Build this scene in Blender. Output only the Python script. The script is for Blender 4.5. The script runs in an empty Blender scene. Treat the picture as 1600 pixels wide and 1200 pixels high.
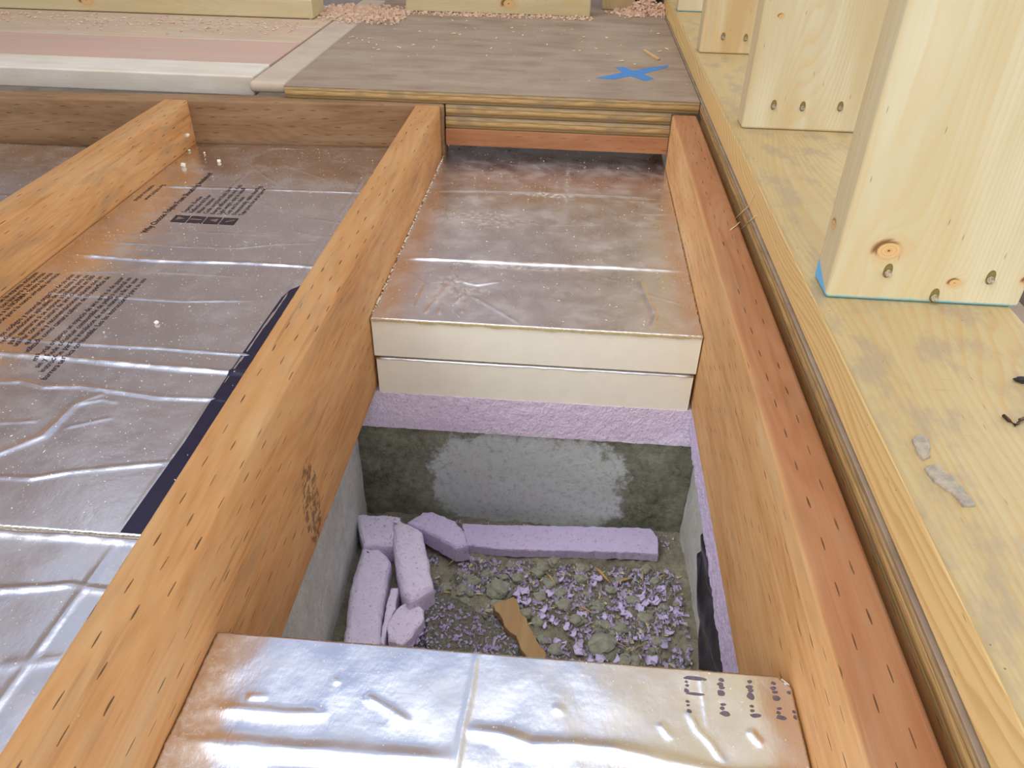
import bpy, bmesh, math, random
import numpy as np
from mathutils import Vector, Matrix, noise as mnoise

IN = 0.0254                      # the scene is laid out in inches, stored in metres
random.seed(11)
RS = np.random.RandomState(5)
C = bpy.context.scene.collection
scene = bpy.context.scene

# ------------------------------------------------------------------ camera
cam_d = bpy.data.cameras.new('camera')
cam = bpy.data.objects.new('camera', cam_d)
C.objects.link(cam)
pitch, yaw, roll = math.radians(35.26), math.radians(3.89), math.radians(1.23)
fwd = Vector((-math.sin(yaw)*math.cos(pitch), math.cos(yaw)*math.cos(pitch), -math.sin(pitch)))
rgt0 = Vector((math.cos(yaw), math.sin(yaw), 0)); up0 = rgt0.cross(fwd)
rgt = math.cos(roll)*rgt0 + math.sin(roll)*up0
up = -math.sin(roll)*rgt0 + math.cos(roll)*up0
M = Matrix((rgt, up, -fwd)).transposed().to_4x4()
M.translation = Vector((-6.19, 0, 13.93))*IN
cam.matrix_world = M
cam_d.sensor_width = 36.0
cam_d.sensor_fit = 'HORIZONTAL'
cam_d.lens = 36.0*1215/1600
cam_d.clip_start = 0.01
scene.camera = cam

# ------------------------------------------------------------------ sky, sun, exposure
scene.view_settings.view_transform = 'Standard'
scene.view_settings.look = 'None'
scene.view_settings.gamma = 1
scene.view_settings.use_curve_mapping = False
scene.view_settings.exposure = 0.31

class NT:
    def __init__(s, nt): s.nt = nt; nt.nodes.clear()
    def n(s, typ, **kw):
        nd = s.nt.nodes.new(typ)
        for k, v in kw.items(): setattr(nd, k, v)
        return nd
    def put(s, sock, v):
        if isinstance(v, bpy.types.NodeSocket): s.nt.links.new(v, sock)
        elif v is not None:
            if sock.type == 'RGBA' and len(v) == 3: v = (*v, 1)
            sock.default_value = v
    def m(s, op, a, b=None, c=None, clamp=False):
        nd = s.n('ShaderNodeMath', operation=op, use_clamp=clamp)
        s.put(nd.inputs[0], a)
        if b is not None: s.put(nd.inputs[1], b)
        if c is not None: s.put(nd.inputs[2], c)
        return nd.outputs[0]
    def add(s, a, b): return s.m('ADD', a, b)
    def sub(s, a, b): return s.m('SUBTRACT', a, b)
    def mul(s, a, b): return s.m('MULTIPLY', a, b)
    def comb(s, x, y, z):
        nd = s.n('ShaderNodeCombineXYZ')
        for i, v in enumerate((x, y, z)): s.put(nd.inputs[i], v)
        return nd.outputs[0]
    def sep(s, v):
        nd = s.n('ShaderNodeSeparateXYZ'); s.put(nd.inputs[0], v); return nd.outputs
    def noise(s, vec, scale=1, detail=3, rough=.5, dist=0):
        nd = s.n('ShaderNodeTexNoise'); s.put(nd.inputs['Vector'], vec)
        nd.inputs['Scale'].default_value = scale; nd.inputs['Detail'].default_value = detail
        nd.inputs['Roughness'].default_value = rough; nd.inputs['Distortion'].default_value = dist
        return nd.outputs['Fac']
    def voro(s, vec, scale=1, feature='F1', rnd=1, out='Distance'):
        nd = s.n('ShaderNodeTexVoronoi', feature=feature); s.put(nd.inputs['Vector'], vec)
        nd.inputs['Scale'].default_value = scale; nd.inputs['Randomness'].default_value = rnd
        return nd.outputs[out]
    def white(s, vec):
        nd = s.n('ShaderNodeTexWhiteNoise', noise_dimensions='3D'); s.put(nd.inputs['Vector'], vec)
        return nd.outputs['Value']
    def rng(s, v, a, b, c=0., d=1., smooth=False):
        nd = s.n('ShaderNodeMapRange'); nd.clamp = True
        if smooth: nd.interpolation_type = 'SMOOTHSTEP'
        s.put(nd.inputs[0], v)
        for i, x in enumerate((a, b, c, d)): s.put(nd.inputs[i+1], x)
        return nd.outputs[0]
    def mix(s, f, a, b):
        nd = s.n('ShaderNodeMix', data_type='RGBA'); s.put(nd.inputs[0], f)
        s.put(nd.inputs[6], a); s.put(nd.inputs[7], b); return nd.outputs[2]
    def ramp(s, f, stops, interp='LINEAR'):
        nd = s.n('ShaderNodeValToRGB'); s.put(nd.inputs[0], f); cr = nd.color_ramp; cr.interpolation = interp
        while len(cr.elements) < len(stops): cr.elements.new(.5)
        for e, (p, c) in zip(cr.elements, stops): e.position = p; e.color = (*c, 1)
        return nd.outputs[0]
    def bump(s, h, dist=.01, strength=1, nrm=None):
        nd = s.n('ShaderNodeBump'); nd.inputs['Distance'].default_value = dist*IN
        nd.inputs['Strength'].default_value = strength; s.put(nd.inputs['Height'], h)
        if nrm is not None: s.put(nd.inputs['Normal'], nrm)
        return nd.outputs[0]
    def objco(s):
        tc = s.n('ShaderNodeTexCoord'); vm = s.n('ShaderNodeVectorMath', operation='SCALE')
        s.nt.links.new(tc.outputs['Object'], vm.inputs[0]); vm.inputs['Scale'].default_value = 1/IN
        return vm.outputs[0], s.sep(tc.outputs['Normal'])
    def vscale(s, v, sc):
        nd = s.n('ShaderNodeVectorMath', operation='MULTIPLY'); s.put(nd.inputs[0], v)
        nd.inputs[1].default_value = sc; return nd.outputs[0]
    def vadd(s, v, sc):
        nd = s.n('ShaderNodeVectorMath', operation='ADD'); s.put(nd.inputs[0], v)
        s.put(nd.inputs[1], sc); return nd.outputs[0]

def srgb(r, g, b):
    f = lambda c: (c/255/12.92 if c/255 <= .04045 else ((c/255+.055)/1.055)**2.4)
    return (f(r), f(g), f(b))

world = bpy.data.worlds.new('overcast_sky'); scene.world = world; world.use_nodes = True
w = NT(world.node_tree)
tc = w.n('ShaderNodeTexCoord'); dirv = tc.outputs['Generated']
sx, sy, sz = w.sep(dirv)
cl = w.noise(w.vscale(dirv, (1, 1, 1.4)), 3.0, 6, .6, .3)
skyc = w.ramp(w.rng(sz, 0, 1), [(0, (1.35, 1.40, 1.50)), (.45, (1.25, 1.32, 1.45)), (.66, (.52, .57, .70)), (.77, (.24, .30, .46)), (.85, (.32, .39, .58)), (.90, (1.45, 1.52, 1.65)), (1, (1.7, 1.75, 1.85))])
clouds = w.rng(cl, .46, .64, 0, 1, True)
band_ = w.mul(w.rng(sz, .58, .68), w.rng(sz, .90, .84))
skyc = w.mix(w.mul(clouds, w.sub(.7, w.mul(band_, .60))), skyc, (1.6, 1.62, 1.68))
skyc = w.mix(w.rng(sz, -.05, .02), (.42, .41, .40), skyc)
bg = w.n('ShaderNodeBackground'); w.put(bg.inputs[0], skyc); bg.inputs[1].default_value = 1.12
wo = w.n('ShaderNodeOutputWorld'); w.nt.links.new(bg.outputs[0], wo.inputs[0])

sun_d = bpy.data.lights.new('veiled_sun', 'SUN'); sun = bpy.data.objects.new('veiled_sun', sun_d)
C.objects.link(sun); sun_d.energy = 1.3; sun_d.angle = math.radians(40); sun_d.color = (1, .985, .95)
sun.rotation_euler = Vector((.62, .42, -.70)).to_track_quat('-Z', 'Y').to_euler()

# ------------------------------------------------------------------ materials
def new_mat(name):
    m = bpy.data.materials.new(name); m.use_nodes = True
    return m, NT(m.node_tree)
def finish(t, col, rough=.7, bump=None, metal=0., spec=.3, sss=None):
    p = t.n('ShaderNodeBsdfPrincipled'); t.put(p.inputs['Base Color'], col)
    t.put(p.inputs['Roughness'], rough); t.put(p.inputs['Metallic'], metal)
    p.inputs['Specular IOR Level'].default_value = spec
    if bump is not None: t.put(p.inputs['Normal'], bump)
    o = t.n('ShaderNodeOutputMaterial'); t.nt.links.new(p.outputs[0], o.inputs[0])
    return p

def treated(name, axis, stops, seed=0, incise=True, streak=.35, weather=.35, rows=.5, stamp=None, side=None, inc=.25):
    """pressure-treated lumber with staggered incising slits"""
    m, t = new_mat(name)
    P, N = t.objco(); x, y, z = t.sep(P)
    u, v1 = (y, x) if axis == 'Y' else (x, y)
    top = t.m('GREATER_THAN', t.m('ABSOLUTE', N[2]), .6)
    v = t.add(t.mul(top, v1), t.mul(t.sub(1, top), z))
    g = t.comb(t.add(t.mul(u, .035), seed*7.3), t.mul(v1, .30), t.mul(z, .30))
    f1 = t.noise(g, 1.0, 2, .5)
    wob = t.noise(t.comb(t.mul(u, .25), v1, t.add(z, seed)), 1.2, 3, .6)
    f = t.add(f1, t.mul(wob, .03))
    rings = t.m('SINE', t.mul(f, 150))
    fine = t.noise(t.comb(t.mul(u, .35), t.mul(v1, 14), t.mul(z, 14)), 1.0, 3, .6)
    big = t.noise(t.comb(t.mul(u, .13), t.mul(v1, .7), t.add(t.mul(z, .7), seed*3.1)), 1.2, 3, .55)
    q = t.add(t.add(t.mul(rings, .05), t.mul(t.sub(fine, .5), .35)), big)
    col = t.ramp(q, stops)
    if side: col = t.mix(t.rng(t.add(t.m('ABSOLUTE', N[2]), t.mul(t.sub(big, .5), .9)), .25, .95), t.ramp(q, side), col)  # faces differ by stain and by painted light: sides lighter than tops
    # grey weathering blotches along the boards
    wz = t.noise(t.comb(t.mul(u, .22), t.add(v1, seed*1.7), z), 1.5, 4, .62)
    wm = t.mul(t.rng(wz, .5, .72, 0, 1, True), weather)
    col = t.mix(wm, col, srgb(150, 128, 98))
    dark = t.rng(t.noise(t.comb(t.mul(u, .10), t.mul(v1, 2.2), t.add(t.mul(z, 2.2), seed*5)), 1.6, 3, .5), .60, .75, 0, 1, True)
    col = t.mix(t.mul(dark, streak), col, srgb(96, 62, 36))
    h = t.add(t.mul(fine, .5), t.mul(rings, .1))
    if stamp:
        sy_, sz_, hw, hh = stamp
        e = t.add(t.m('POWER', t.m('DIVIDE', t.sub(y, sy_), hw), 2), t.m('POWER', t.m('DIVIDE', t.sub(z, sz_), hh), 2))
        e = t.add(e, t.mul(t.sub(t.noise(P, 2.5, 3, .6), .5), 1.8))
        blot = t.rng(t.noise(t.vadd(P, (3, 3, 3)), 4.0, 3, .6), .45, .55)
        mm = t.mul(t.mul(t.rng(e, 1.05, .8), blot), .65)
        col = t.mix(mm, col, srgb(70, 55, 45))
    if incise:
        vr = t.m('DIVIDE', t.add(v, rows*20), rows)
        row = t.m('FLOOR', vr); fv = t.m('FRACT', vr)
        uu = t.add(t.m('DIVIDE', t.add(u, 60), 1.42), t.add(t.mul(row, .5), t.mul(wob, .12)))
        cell = t.m('FLOOR', uu); fu = t.m('FRACT', uu)
        L = .30
        prof = t.m('SINE', t.mul(t.m('DIVIDE', fu, L), math.pi))
        rnd = t.white(t.comb(row, cell, seed))
        wid = t.mul(t.m('MAXIMUM', prof, 0), t.rng(rnd, 0, 1, .0, .035))
        on = t.mul(t.m('LESS_THAN', fu, L), t.m('GREATER_THAN', rnd, .15))
        cv = t.m('ABSOLUTE', t.sub(fv, t.add(.5, t.mul(t.sub(wob, .5), .3))))
        d = t.mul(t.rng(t.sub(cv, wid), .0, .028, 1, 0), on)
        d = t.mul(d, t.rng(t.add(t.noise(t.comb(t.mul(u, .2), v1, z), .9, 2), t.mul(top, .2)), .38, .6, inc, 1))
        ends = t.m('LESS_THAN', t.m('ABSOLUTE', N[1] if axis == 'Y' else N[0]), .6)
        d = t.mul(d, ends)
        col = t.mix(t.mul(d, .82), col, srgb(58, 38, 24))
        h = t.sub(h, t.mul(d, .7))
    # sawdust specks
    sp = t.rng(t.voro(P, 3.2), .045, .03)
    sp = t.mul(sp, t.m('GREATER_THAN', t.white(t.vscale(t.voro(P, 3.2, out='Position'), (9, 9, 9))), .72))
    col = t.mix(t.mul(sp, .8), col, srgb(235, 215, 180))
    finish(t, col, t.rng(fine, .3, .7, .55, .75), t.bump(h, .03, .6), spec=.25)
    return m

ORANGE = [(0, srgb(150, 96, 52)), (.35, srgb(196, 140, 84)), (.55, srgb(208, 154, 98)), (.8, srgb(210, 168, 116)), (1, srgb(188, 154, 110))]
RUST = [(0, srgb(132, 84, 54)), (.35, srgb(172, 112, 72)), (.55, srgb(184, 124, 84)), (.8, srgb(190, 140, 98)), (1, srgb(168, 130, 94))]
ORANGE_TOP_DIM = [(p, tuple(v*.73 for v in c)) for p, c in ORANGE]  # top faces dimmed in colour to even out the light on them
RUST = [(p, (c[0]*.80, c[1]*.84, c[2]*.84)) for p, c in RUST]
ORANGE_SIDE_LIT = [(p, (c[0]*1.12, c[1]*1.22, c[2]*1.34)) for p, c in ORANGE]  # side faces lifted in colour, standing in for bounce light
BROWN = [(0, srgb(94, 68, 46)), (.35, srgb(126, 94, 64)), (.55, srgb(140, 106, 74)), (.8, srgb(150, 120, 88)), (1, srgb(136, 112, 84))]

def pine(name, axis, seed=0, tone=(226, 203, 150), line=(196, 152, 92), pale=(238, 224, 184), lines=70, contrast=.55,
         knots=(), dirt=0., blue=None, weather=0., pink=0., gain=.755, sidegain=1.):
    """axis = grain direction. knots: (x, y, z, radius) in the object's own inches"""
    m, t = new_mat(name)
    P, N = t.objco(); x, y, z = t.sep(P)
    u, a, b = {'X': (x, y, z), 'Y': (y, x, z), 'Z': (z, x, y)}[axis]
    f = t.mul(t.noise(t.comb(t.add(t.mul(u, .035), seed*9.7), t.mul(a, .16), t.mul(b, .16)), 1.0, 1.5, .4), .75)
    wob = t.noise(t.comb(t.mul(u, .5), t.mul(a, 2), t.add(t.mul(b, 2), seed)), 1.0, 2, .5)
    f = t.add(f, t.mul(wob, .007))
    f = t.add(t.add(f, t.mul(a, .085)), t.mul(b, .06))
    f = t.add(f, t.mul(t.noise(t.comb(t.mul(u, .02), t.mul(a, .8), t.add(t.mul(b, 1.6), seed)), 1.0, 1), .05))
    for (kx, ky, kz, kr) in knots:
        dv = t.vadd(P, (-kx, -ky, -kz)); sc = {'X': (.55, 1, 1), 'Y': (1, .55, 1), 'Z': (1, 1, .8)}[axis]
        ln = t.n('ShaderNodeVectorMath', operation='LENGTH'); t.put(ln.inputs[0], t.vscale(dv, sc))
        f = t.add(f, t.mul(t.m('EXPONENT', t.mul(ln.outputs['Value'], -1.4/kr)), .16))
    rg = t.m('FRACT', t.mul(f, lines))
    late = t.mul(t.rng(rg, .3, .9, 0, 1, True), t.rng(rg, .9, 1.0, 1, 0))
    vis = t.rng(t.noise(t.comb(t.mul(u, .06), a, t.add(b, seed*2)), .8, 2), .3, .7, .35, 1)
    fine = t.noise(t.comb(t.mul(u, .5), t.mul(a, 22), t.mul(b, 22)), 1.0, 3, .6)
    big = t.noise(t.comb(t.mul(u, .08), t.mul(a, .6), t.add(t.mul(b, .6), seed)), 1.3, 3, .5)
    dk = lambda c: tuple(v*gain for v in srgb(*c))
    col = t.mix(t.rng(big, .35, .68), dk(tone), dk(pale))
    col = t.mix(t.mul(t.mul(late, vis), contrast), col, srgb(*line))
    col = t.mix(t.mul(t.rng(fine, .5, .75), .18), col, srgb(*line))
    if pink: col = t.mix(t.mul(t.rng(t.noise(t.comb(t.mul(u, .15), a, b), 1.1, 3), .3, .6), pink), col, srgb(214, 150, 130))
    if sidegain != 1.: col = t.mix(t.m('LESS_THAN', N[2], .5), col, t.mix(t.mul(late, .5), srgb(224, 192, 132), srgb(190, 146, 84)))  # sides painted brighter than the top, light put into the colour
    # little pitch flecks
    fl = t.rng(t.voro(t.comb(t.mul(u, .5), t.mul(a, 3.2), t.mul(b, 3.2)), 1.0), .07, .03)
    col = t.mix(t.mul(fl, .6), col, srgb(120, 84, 48))
    for i, (kx, ky, kz, kr) in enumerate(knots):
        dv = t.vadd(P, (-kx, -ky, -kz)); sc = {'X': (.7, 1, 1), 'Y': (1, .7, 1), 'Z': (1, 1, 1.35)}[axis]; kd = t.sep(dv)
        ln = t.n('ShaderNodeVectorMath', operation='LENGTH'); t.put(ln.inputs[0], t.vscale(dv, sc))
        dd = t.m('DIVIDE', ln.outputs['Value'], kr)
        body = t.rng(dd, 1.0, .85)
        kc = t.mix(t.rng(t.m('FRACT', t.mul(dd, 3)), .1, .95), srgb(220, 190, 136), srgb(206, 168, 112))
        col = t.mix(body, col, kc)
        rim = t.mul(t.rng(dd, .82, .98, 0, 1, True), t.rng(dd, 1.0, 1.28, 1, 0, True))
        side_ = t.rng(t.m('DIVIDE', t.sub(kd[2], t.mul(kd[0], .7)), kr), -.15, .75, .12, 1, True)
        rim = t.mul(t.m('MAXIMUM', rim, t.mul(t.mul(t.rng(dd, .8, 1.0), t.rng(dd, 1.55, 1.2)), t.rng(t.m('DIVIDE', t.sub(kd[2], kd[0]), kr), .7, 1.1))), side_)
        col = t.mix(rim, col, srgb(82, 46, 26))
        halo = t.mul(t.rng(dd, 1.1, 2.3, .45, 0, True), 1)
        col = t.mix(t.mul(halo, .6), col, srgb(208, 148, 84))
        core = t.rng(dd, .16, .08); col = t.mix(core, col, srgb(120, 72, 40))
    if dirt:
        dn = t.noise(t.comb(t.mul(u, .5), a, t.add(b, 4.2)), 1.1, 5, .65)
        dirt = t.mul(t.rng(N[2], .3, .8), dirt)
        col = t.mix(t.mul(t.rng(dn, .46, .66, 0, 1, True), dirt), col, srgb(150, 132, 112))
        s2 = t.rng(t.voro(P, 2.2), .06, .04); s2 = t.mul(s2, t.m('GREATER_THAN', t.white(t.vscale(t.voro(P, 2.2, out='Position'), (7, 7, 7))), .55))
        col = t.mix(t.mul(s2, .75), col, srgb(92, 70, 50))
        sc_ = t.rng(t.noise(t.comb(t.mul(a, .3), t.mul(u, 6), b), 1.4, 4, .7), .66, .72)
        col = t.mix(t.mul(sc_, t.mul(dirt, .7)), col, srgb(120, 108, 96))
    if weather:
        wn = t.noise(t.comb(t.mul(u, .3), a, b), .9, 4, .6)
        col = t.mix(t.mul(t.rng(wn, .4, .62), weather), col, srgb(178, 158, 140))
    if blue:
        zf, zb, yb = blue      # chalk height on the front face, at the back corner, depth of the stud
        jag = t.mul(t.sub(t.noise(P, 5, 4, .6), .5), .12)
        side = t.mul(t.m('LESS_THAN', N[0], -.6), 1.0)
        lim = t.add(t.add(zf, jag), t.mul(side, t.mul(t.m('DIVIDE', y, yb), zb-zf)))
        bl = t.mul(t.rng(t.sub(z, lim), .03, -.03), 1.0)
        bl = t.mul(bl, t.rng(t.add(t.noise(P, 9, 3, .7), side), .28, .42))
        col = t.mix(t.mul(bl, .92), col, t.mix(side, srgb(110, 190, 205), srgb(96, 178, 232)))
    finish(t, col, .62, t.bump(t.add(fine, t.mul(late, .4)), .012, .5), spec=.25)
    return m

def ply_face(name):
    m, t = new_mat(name)
    P, N = t.objco(); x, y, z = t.sep(P)
    g = t.noise(t.comb(t.mul(x, .12), t.mul(y, .5), z), 1.4, 5, .6)
    s = t.noise(t.comb(x, y, z), .35, 4, .6)
    col = t.ramp(t.add(t.mul(g, .6), t.mul(s, .4)), [(.25, srgb(118, 98, 80)), (.45, srgb(146, 127, 108)), (.6, srgb(158, 140, 120)), (.8, srgb(172, 154, 132))])
    foot = t.rng(t.noise(t.comb(x, t.mul(y, 1.6), z), .22, 4, .62), .52, .68, 0, 1, True)
    col = t.mix(t.mul(foot, .55), col, srgb(142, 124, 110))
    line = t.rng(t.noise(t.comb(t.mul(x, .35), t.mul(y, 4), z), 1.0, 4, .6), .62, .72)
    col = t.mix(t.mul(line, .35), col, srgb(118, 98, 76))
    sp = t.voro(P, 1.6); pos = t.white(t.vscale(t.voro(P, 1.6, out='Position'), (5, 5, 5)))
    col = t.mix(t.mul(t.rng(sp, .07, .04), t.m('GREATER_THAN', pos, .6)), col, srgb(92, 74, 60))
    col = t.mix(t.mul(t.rng(sp, .06, .04), t.m('LESS_THAN', pos, .2)), col, srgb(232, 214, 184))
    edge = t.m('LESS_THAN', t.m('ABSOLUTE', N[2]), .6)
    zz = t.add(z, t.mul(t.sub(t.noise(t.comb(t.mul(x, .4), t.mul(y, .4), z), 1.5, 3), .5), .12))
    lay = t.ramp(t.rng(zz, 0, .75), [(0, srgb(84, 80, 44)), (.16, srgb(150, 130, 88)), (.2, srgb(112, 78, 48)), (.36, srgb(170, 136, 88)), (.42, srgb(188, 158, 106)),
                                  (.6, srgb(196, 166, 114)), (.64, srgb(150, 116, 72)), (.8, srgb(192, 168, 122)), (.9, srgb(150, 130, 104)), (1, srgb(140, 122, 100))])
    ef = t.noise(t.comb(t.mul(x, .8), t.mul(y, .8), t.mul(z, 25)), 1.0, 3, .6)
    lay = t.mix(t.mul(t.rng(ef, .45, .65), .65), lay, srgb(120, 90, 50))
    st = t.rng(t.noise(t.comb(t.mul(x, .35), t.mul(y, .35), z), 1.3, 3), .55, .65)
    lay = t.mix(t.mul(st, .4), lay, srgb(120, 108, 92))
    col = t.mix(edge, col, lay)
    finish(t, col, .8, t.bump(t.add(g, t.mul(ef, .5)), .02, .5), spec=.15)
    return m

def foil(name, tint=(.80, .76, .745), rough=.24, dust=.35, seed=0, bumpy=.5, patches=()):
    m, t = new_mat(name)
    P, N = t.objco(); x, y, z = t.sep(P)
    med = t.noise(t.vadd(P, (seed, 0, 0)), 1.1, 3, .5)
    fib = t.noise(t.comb(t.mul(x, 6), t.mul(y, 3), z), 2.0, 3, .6)
    brush = t.noise(t.comb(t.mul(x, .35), t.mul(y, 5), z), 1.0, 3, .6)
    h = t.add(t.add(t.mul(med, 1.6), t.mul(fib, .22)), t.mul(brush, .10))
    dz = t.noise(t.vadd(P, (0, seed, 0)), .55, 5, .65)
    haze = t.mul(t.rng(dz, .42, .8, .03, 1, True), dust*.75)
    cells = 6.0
    v1 = t.voro(P, cells); c1 = t.white(t.vscale(t.voro(P, cells, out='Position'), (11, 11, 11)))
    speck = t.mul(t.rng(v1, .19, .10), t.m('GREATER_THAN', c1, .88))
    v2 = t.voro(P, 15); c2 = t.white(t.vscale(t.voro(P, 15, out='Position'), (13, 13, 13)))
    fine = t.mul(t.rng(v2, .3, .15), t.rng(c2, .86, .96))
    mask = t.m('MAXIMUM', t.mul(haze, .55), t.m('MAXIMUM', speck, t.mul(fine, .75)), clamp=True)
    for (px, py, rx, ry, amt) in patches:
        e = t.add(t.m('POWER', t.m('DIVIDE', t.sub(x, px), rx), 2), t.m('POWER', t.m('DIVIDE', t.sub(y, py), ry), 2))
        pm = t.mul(t.mul(t.rng(e, 1, .1, 0, 1, True), t.rng(t.noise(P, 3.5, 5, .7), .42, .62)), amt)
        mask = t.m('MAXIMUM', mask, pm)
    pm_ = t.n('ShaderNodeBsdfPrincipled')
    t.put(pm_.inputs['Base Color'], t.mix(t.mul(t.rng(dz, .35, .65), .35), tint, tuple(c*.86 for c in tint)))
    pm_.inputs['Metallic'].default_value = 1.0
    t.put(pm_.inputs['Roughness'], t.rng(dz, .3, .7, rough-.04, rough+.12))
    nb = t.bump(h, .02*bumpy, 1.0); t.put(pm_.inputs['Normal'], nb)
    pd = t.n('ShaderNodeBsdfPrincipled'); t.put(pd.inputs['Base Color'], srgb(222, 210, 196)); pd.inputs['Roughness'].default_value = .9
    mx = t.n('ShaderNodeMixShader'); t.put(mx.inputs[0], mask)
    t.nt.links.new(pm_.outputs[0], mx.inputs[1]); t.nt.links.new(pd.outputs[0], mx.inputs[2])
    o = t.n('ShaderNodeOutputMaterial'); t.nt.links.new(mx.outputs[0], o.inputs[0])
    return m

def plain(name, rgb, rough=.7, vary=.15, scale=2., bump=.0, metal=0., spec=.3, dark=None):
    m, t = new_mat(name)
    P, N = t.objco(); n = t.noise(P, scale, 4, .6)
    c = srgb(*rgb); d = srgb(*dark) if dark else tuple(q*(1-vary*2) for q in c)
    col = t.mix(t.rng(n, .35, .7), c, d)
    finish(t, col, rough, t.bump(n, .05, bump) if bump else None, metal, spec)
    return m

def xps(name, rgb=(240, 228, 248), bubbly=False):
    m, t = new_mat(name)
    P, N = t.objco(); c = srgb(*rgb)
    n = t.noise(P, 2.0, 4, .6); v = t.voro(P, 9 if bubbly else 14)
    pit_ = t.rng(t.noise(P, 7, 4, .75), .57, .66)
    col = t.mix(t.rng(n, .3, .7), c, tuple(q*.90 for q in c))
    fn = t.noise(P, 5, 5, .8)
    col = t.mix(t.rng(fn, .45, .3), col, tuple(q*.85 for q in c))
    col = t.mix(t.mul(pit_, .55), col, srgb(118, 96, 122))
    h = t.add(t.mul(v, .5 if bubbly else .3), t.mul(t.noise(P, 12, 3, .6), .5))
    finish(t, col, .8, t.bump(h, .05 if bubbly else .03, .8), spec=.2)
    return m

def concrete(name, base=(118, 118, 104), darkc=(58, 58, 46), lightc=(146, 150, 144), patch=None, dust=0.):
    m, t = new_mat(name)
    P, N = t.objco(); x, y, z = t.sep(P)
    n1 = t.noise(P, .35, 7, .72); n2 = t.noise(P, 3.0, 5, .7); n3 = t.noise(P, 11, 4, .75)
    col = t.mix(t.rng(t.add(t.mul(n1, .7), t.mul(n2, .3)), .38, .62), srgb(*darkc), srgb(*base))
    if patch:
        px, pz, rx, rz = patch
        e = t.add(t.m('POWER', t.m('DIVIDE', t.m('ABSOLUTE', t.sub(x, px)), rx), 3), t.m('POWER', t.m('DIVIDE', t.m('ABSOLUTE', t.sub(z, pz)), rz), 3))
        e = t.add(e, t.mul(t.sub(t.noise(P, .7, 6, .7), .5), 4.0))
        col = t.mix(t.mul(t.rng(e, 1.3, .7, 0, 1, True), t.rng(n2, .3, .5, .55, 1)), col, srgb(*lightc))
    col = t.mix(t.mul(t.rng(n3, .58, .66), .5), col, srgb(190, 190, 182))
    col = t.mix(t.mul(t.rng(n3, .40, .34), .6), col, srgb(40, 38, 32))
    if dust:
        dn = t.mul(t.rng(t.noise(P, 12, 4, .75), .52, .62), t.rng(z, -4.2, -7.2, .15, 1))
        col = t.mix(t.mul(dn, dust), col, srgb(190, 164, 180))
    finish(t, col, .85, t.bump(t.add(n2, n3), .06, .8), spec=.2)
    return m

MAT = {}
MAT['joist_orange'] = treated('treated_joist_orange', 'Y', ORANGE_TOP_DIM, 1, stamp=(27.2, 1.95, .8, 1.9), side=ORANGE)
MAT['joist_orange2'] = treated('treated_joist_amber', 'Y', ORANGE_TOP_DIM, 4, weather=.45, side=ORANGE)
MAT['joist_rust'] = treated('treated_joist_rust', 'Y', RUST, 7, weather=.25, streak=.25, side=ORANGE_SIDE_LIT, inc=.4)
MAT['header'] = treated('treated_header_brown', 'X', BROWN, 3, weather=.3, inc=1.)
MAT['block'] = treated('treated_blocking', 'X', RUST, 9, weather=.2)
MAT['ply'] = ply_face('plywood_weathered')
MAT['plyface'] = plain('pale_grey_ply_face', (190, 172, 150), .8, .08, .6)
MAT['foil_left'] = foil('foil_facer_printed_sheet', seed=1, dust=.22, rough=.2)
MAT['foil_stack'] = foil('foil_facer_dusty_sheet', tint=(.80, .77, .79), seed=5, dust=.55, rough=.27,
                         patches=((6.5, 5.7, 5.0, .55, .55), (3.5, 11.2, 4.0, 1.6, .35), (7.2, 15.0, 1.8, .4, .75), (8.2, 17, .25, 6, .3), (10, 22.8, 4.5, .6, .4), (3.5, 3.4, 2.0, 1.6, .35)))
MAT['foil_front'] = foil('foil_facer_rippled_sheet', tint=(.84, .83, .86), seed=9, dust=.12, rough=.2, bumpy=.6, patches=((.4, 14, .7, 4, .5),))
MAT['core'] = plain('polyiso_foam_cream', (252, 247, 226), .85, .02, 1.2, .05, spec=.1)
MAT['corerim'] = plain('foam_rim_dusty', (214, 196, 150), .9, .1, 6, .5)
MAT['ink'] = plain('black_printing_ink', (52, 40, 44), .5, .1)
MAT['inknavy'] = plain('glossy_navy_ink', (24, 18, 46), .28, .1, spec=.5)
MAT['marker'] = plain('smudged_grey_ink', (112, 98, 106), .6, .2, 9)
MAT['pink'] = xps('purple_foam_board')
MAT['pinkb'] = xps('purple_foam_bubbly', (242, 226, 246), True)
MAT['lilac'] = xps('lilac_foam_board', (216, 202, 234))
MAT['wall_back'] = concrete('mouldy_concrete', (168, 168, 148), (86, 86, 66), (216, 222, 218), patch=(14.7, -3.2, 4.6, 3.4))
MAT['wall_side'] = concrete('grey_concrete', (232, 234, 228), (196, 198, 186), dust=.75)
MAT['floorc'] = concrete('gritty_soil', (164, 156, 134), (110, 106, 86))
MAT['rock'] = plain('grey_green_rubble', (160, 160, 140), .9, .15, 2.5, .8, dark=(122, 124, 106))
MAT['slab'] = plain('granular_mortar_slab', (124, 122, 106), .95, .2, 9, 1.0, dark=(70, 68, 58))
MAT['splinter'] = pine('pale_splinter', 'X', 3, tone=(214, 178, 116), line=(180, 130, 70), pale=(226, 196, 140))
MAT['shim'] = pine('tan_wood_offcut', 'Y', 8, tone=(184, 146, 98), line=(150, 108, 64), pale=(200, 166, 118), lines=14, contrast=.25)
MAT['plastic'] = plain('black_plastic_sheet', (22, 20, 22), .25, .2, 1.2, .6, spec=.6)
MAT['rust'] = plain('rusty_nail_steel', (104, 92, 78), .45, .2, 12, .4, metal=.8, dark=(96, 60, 36))
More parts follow.
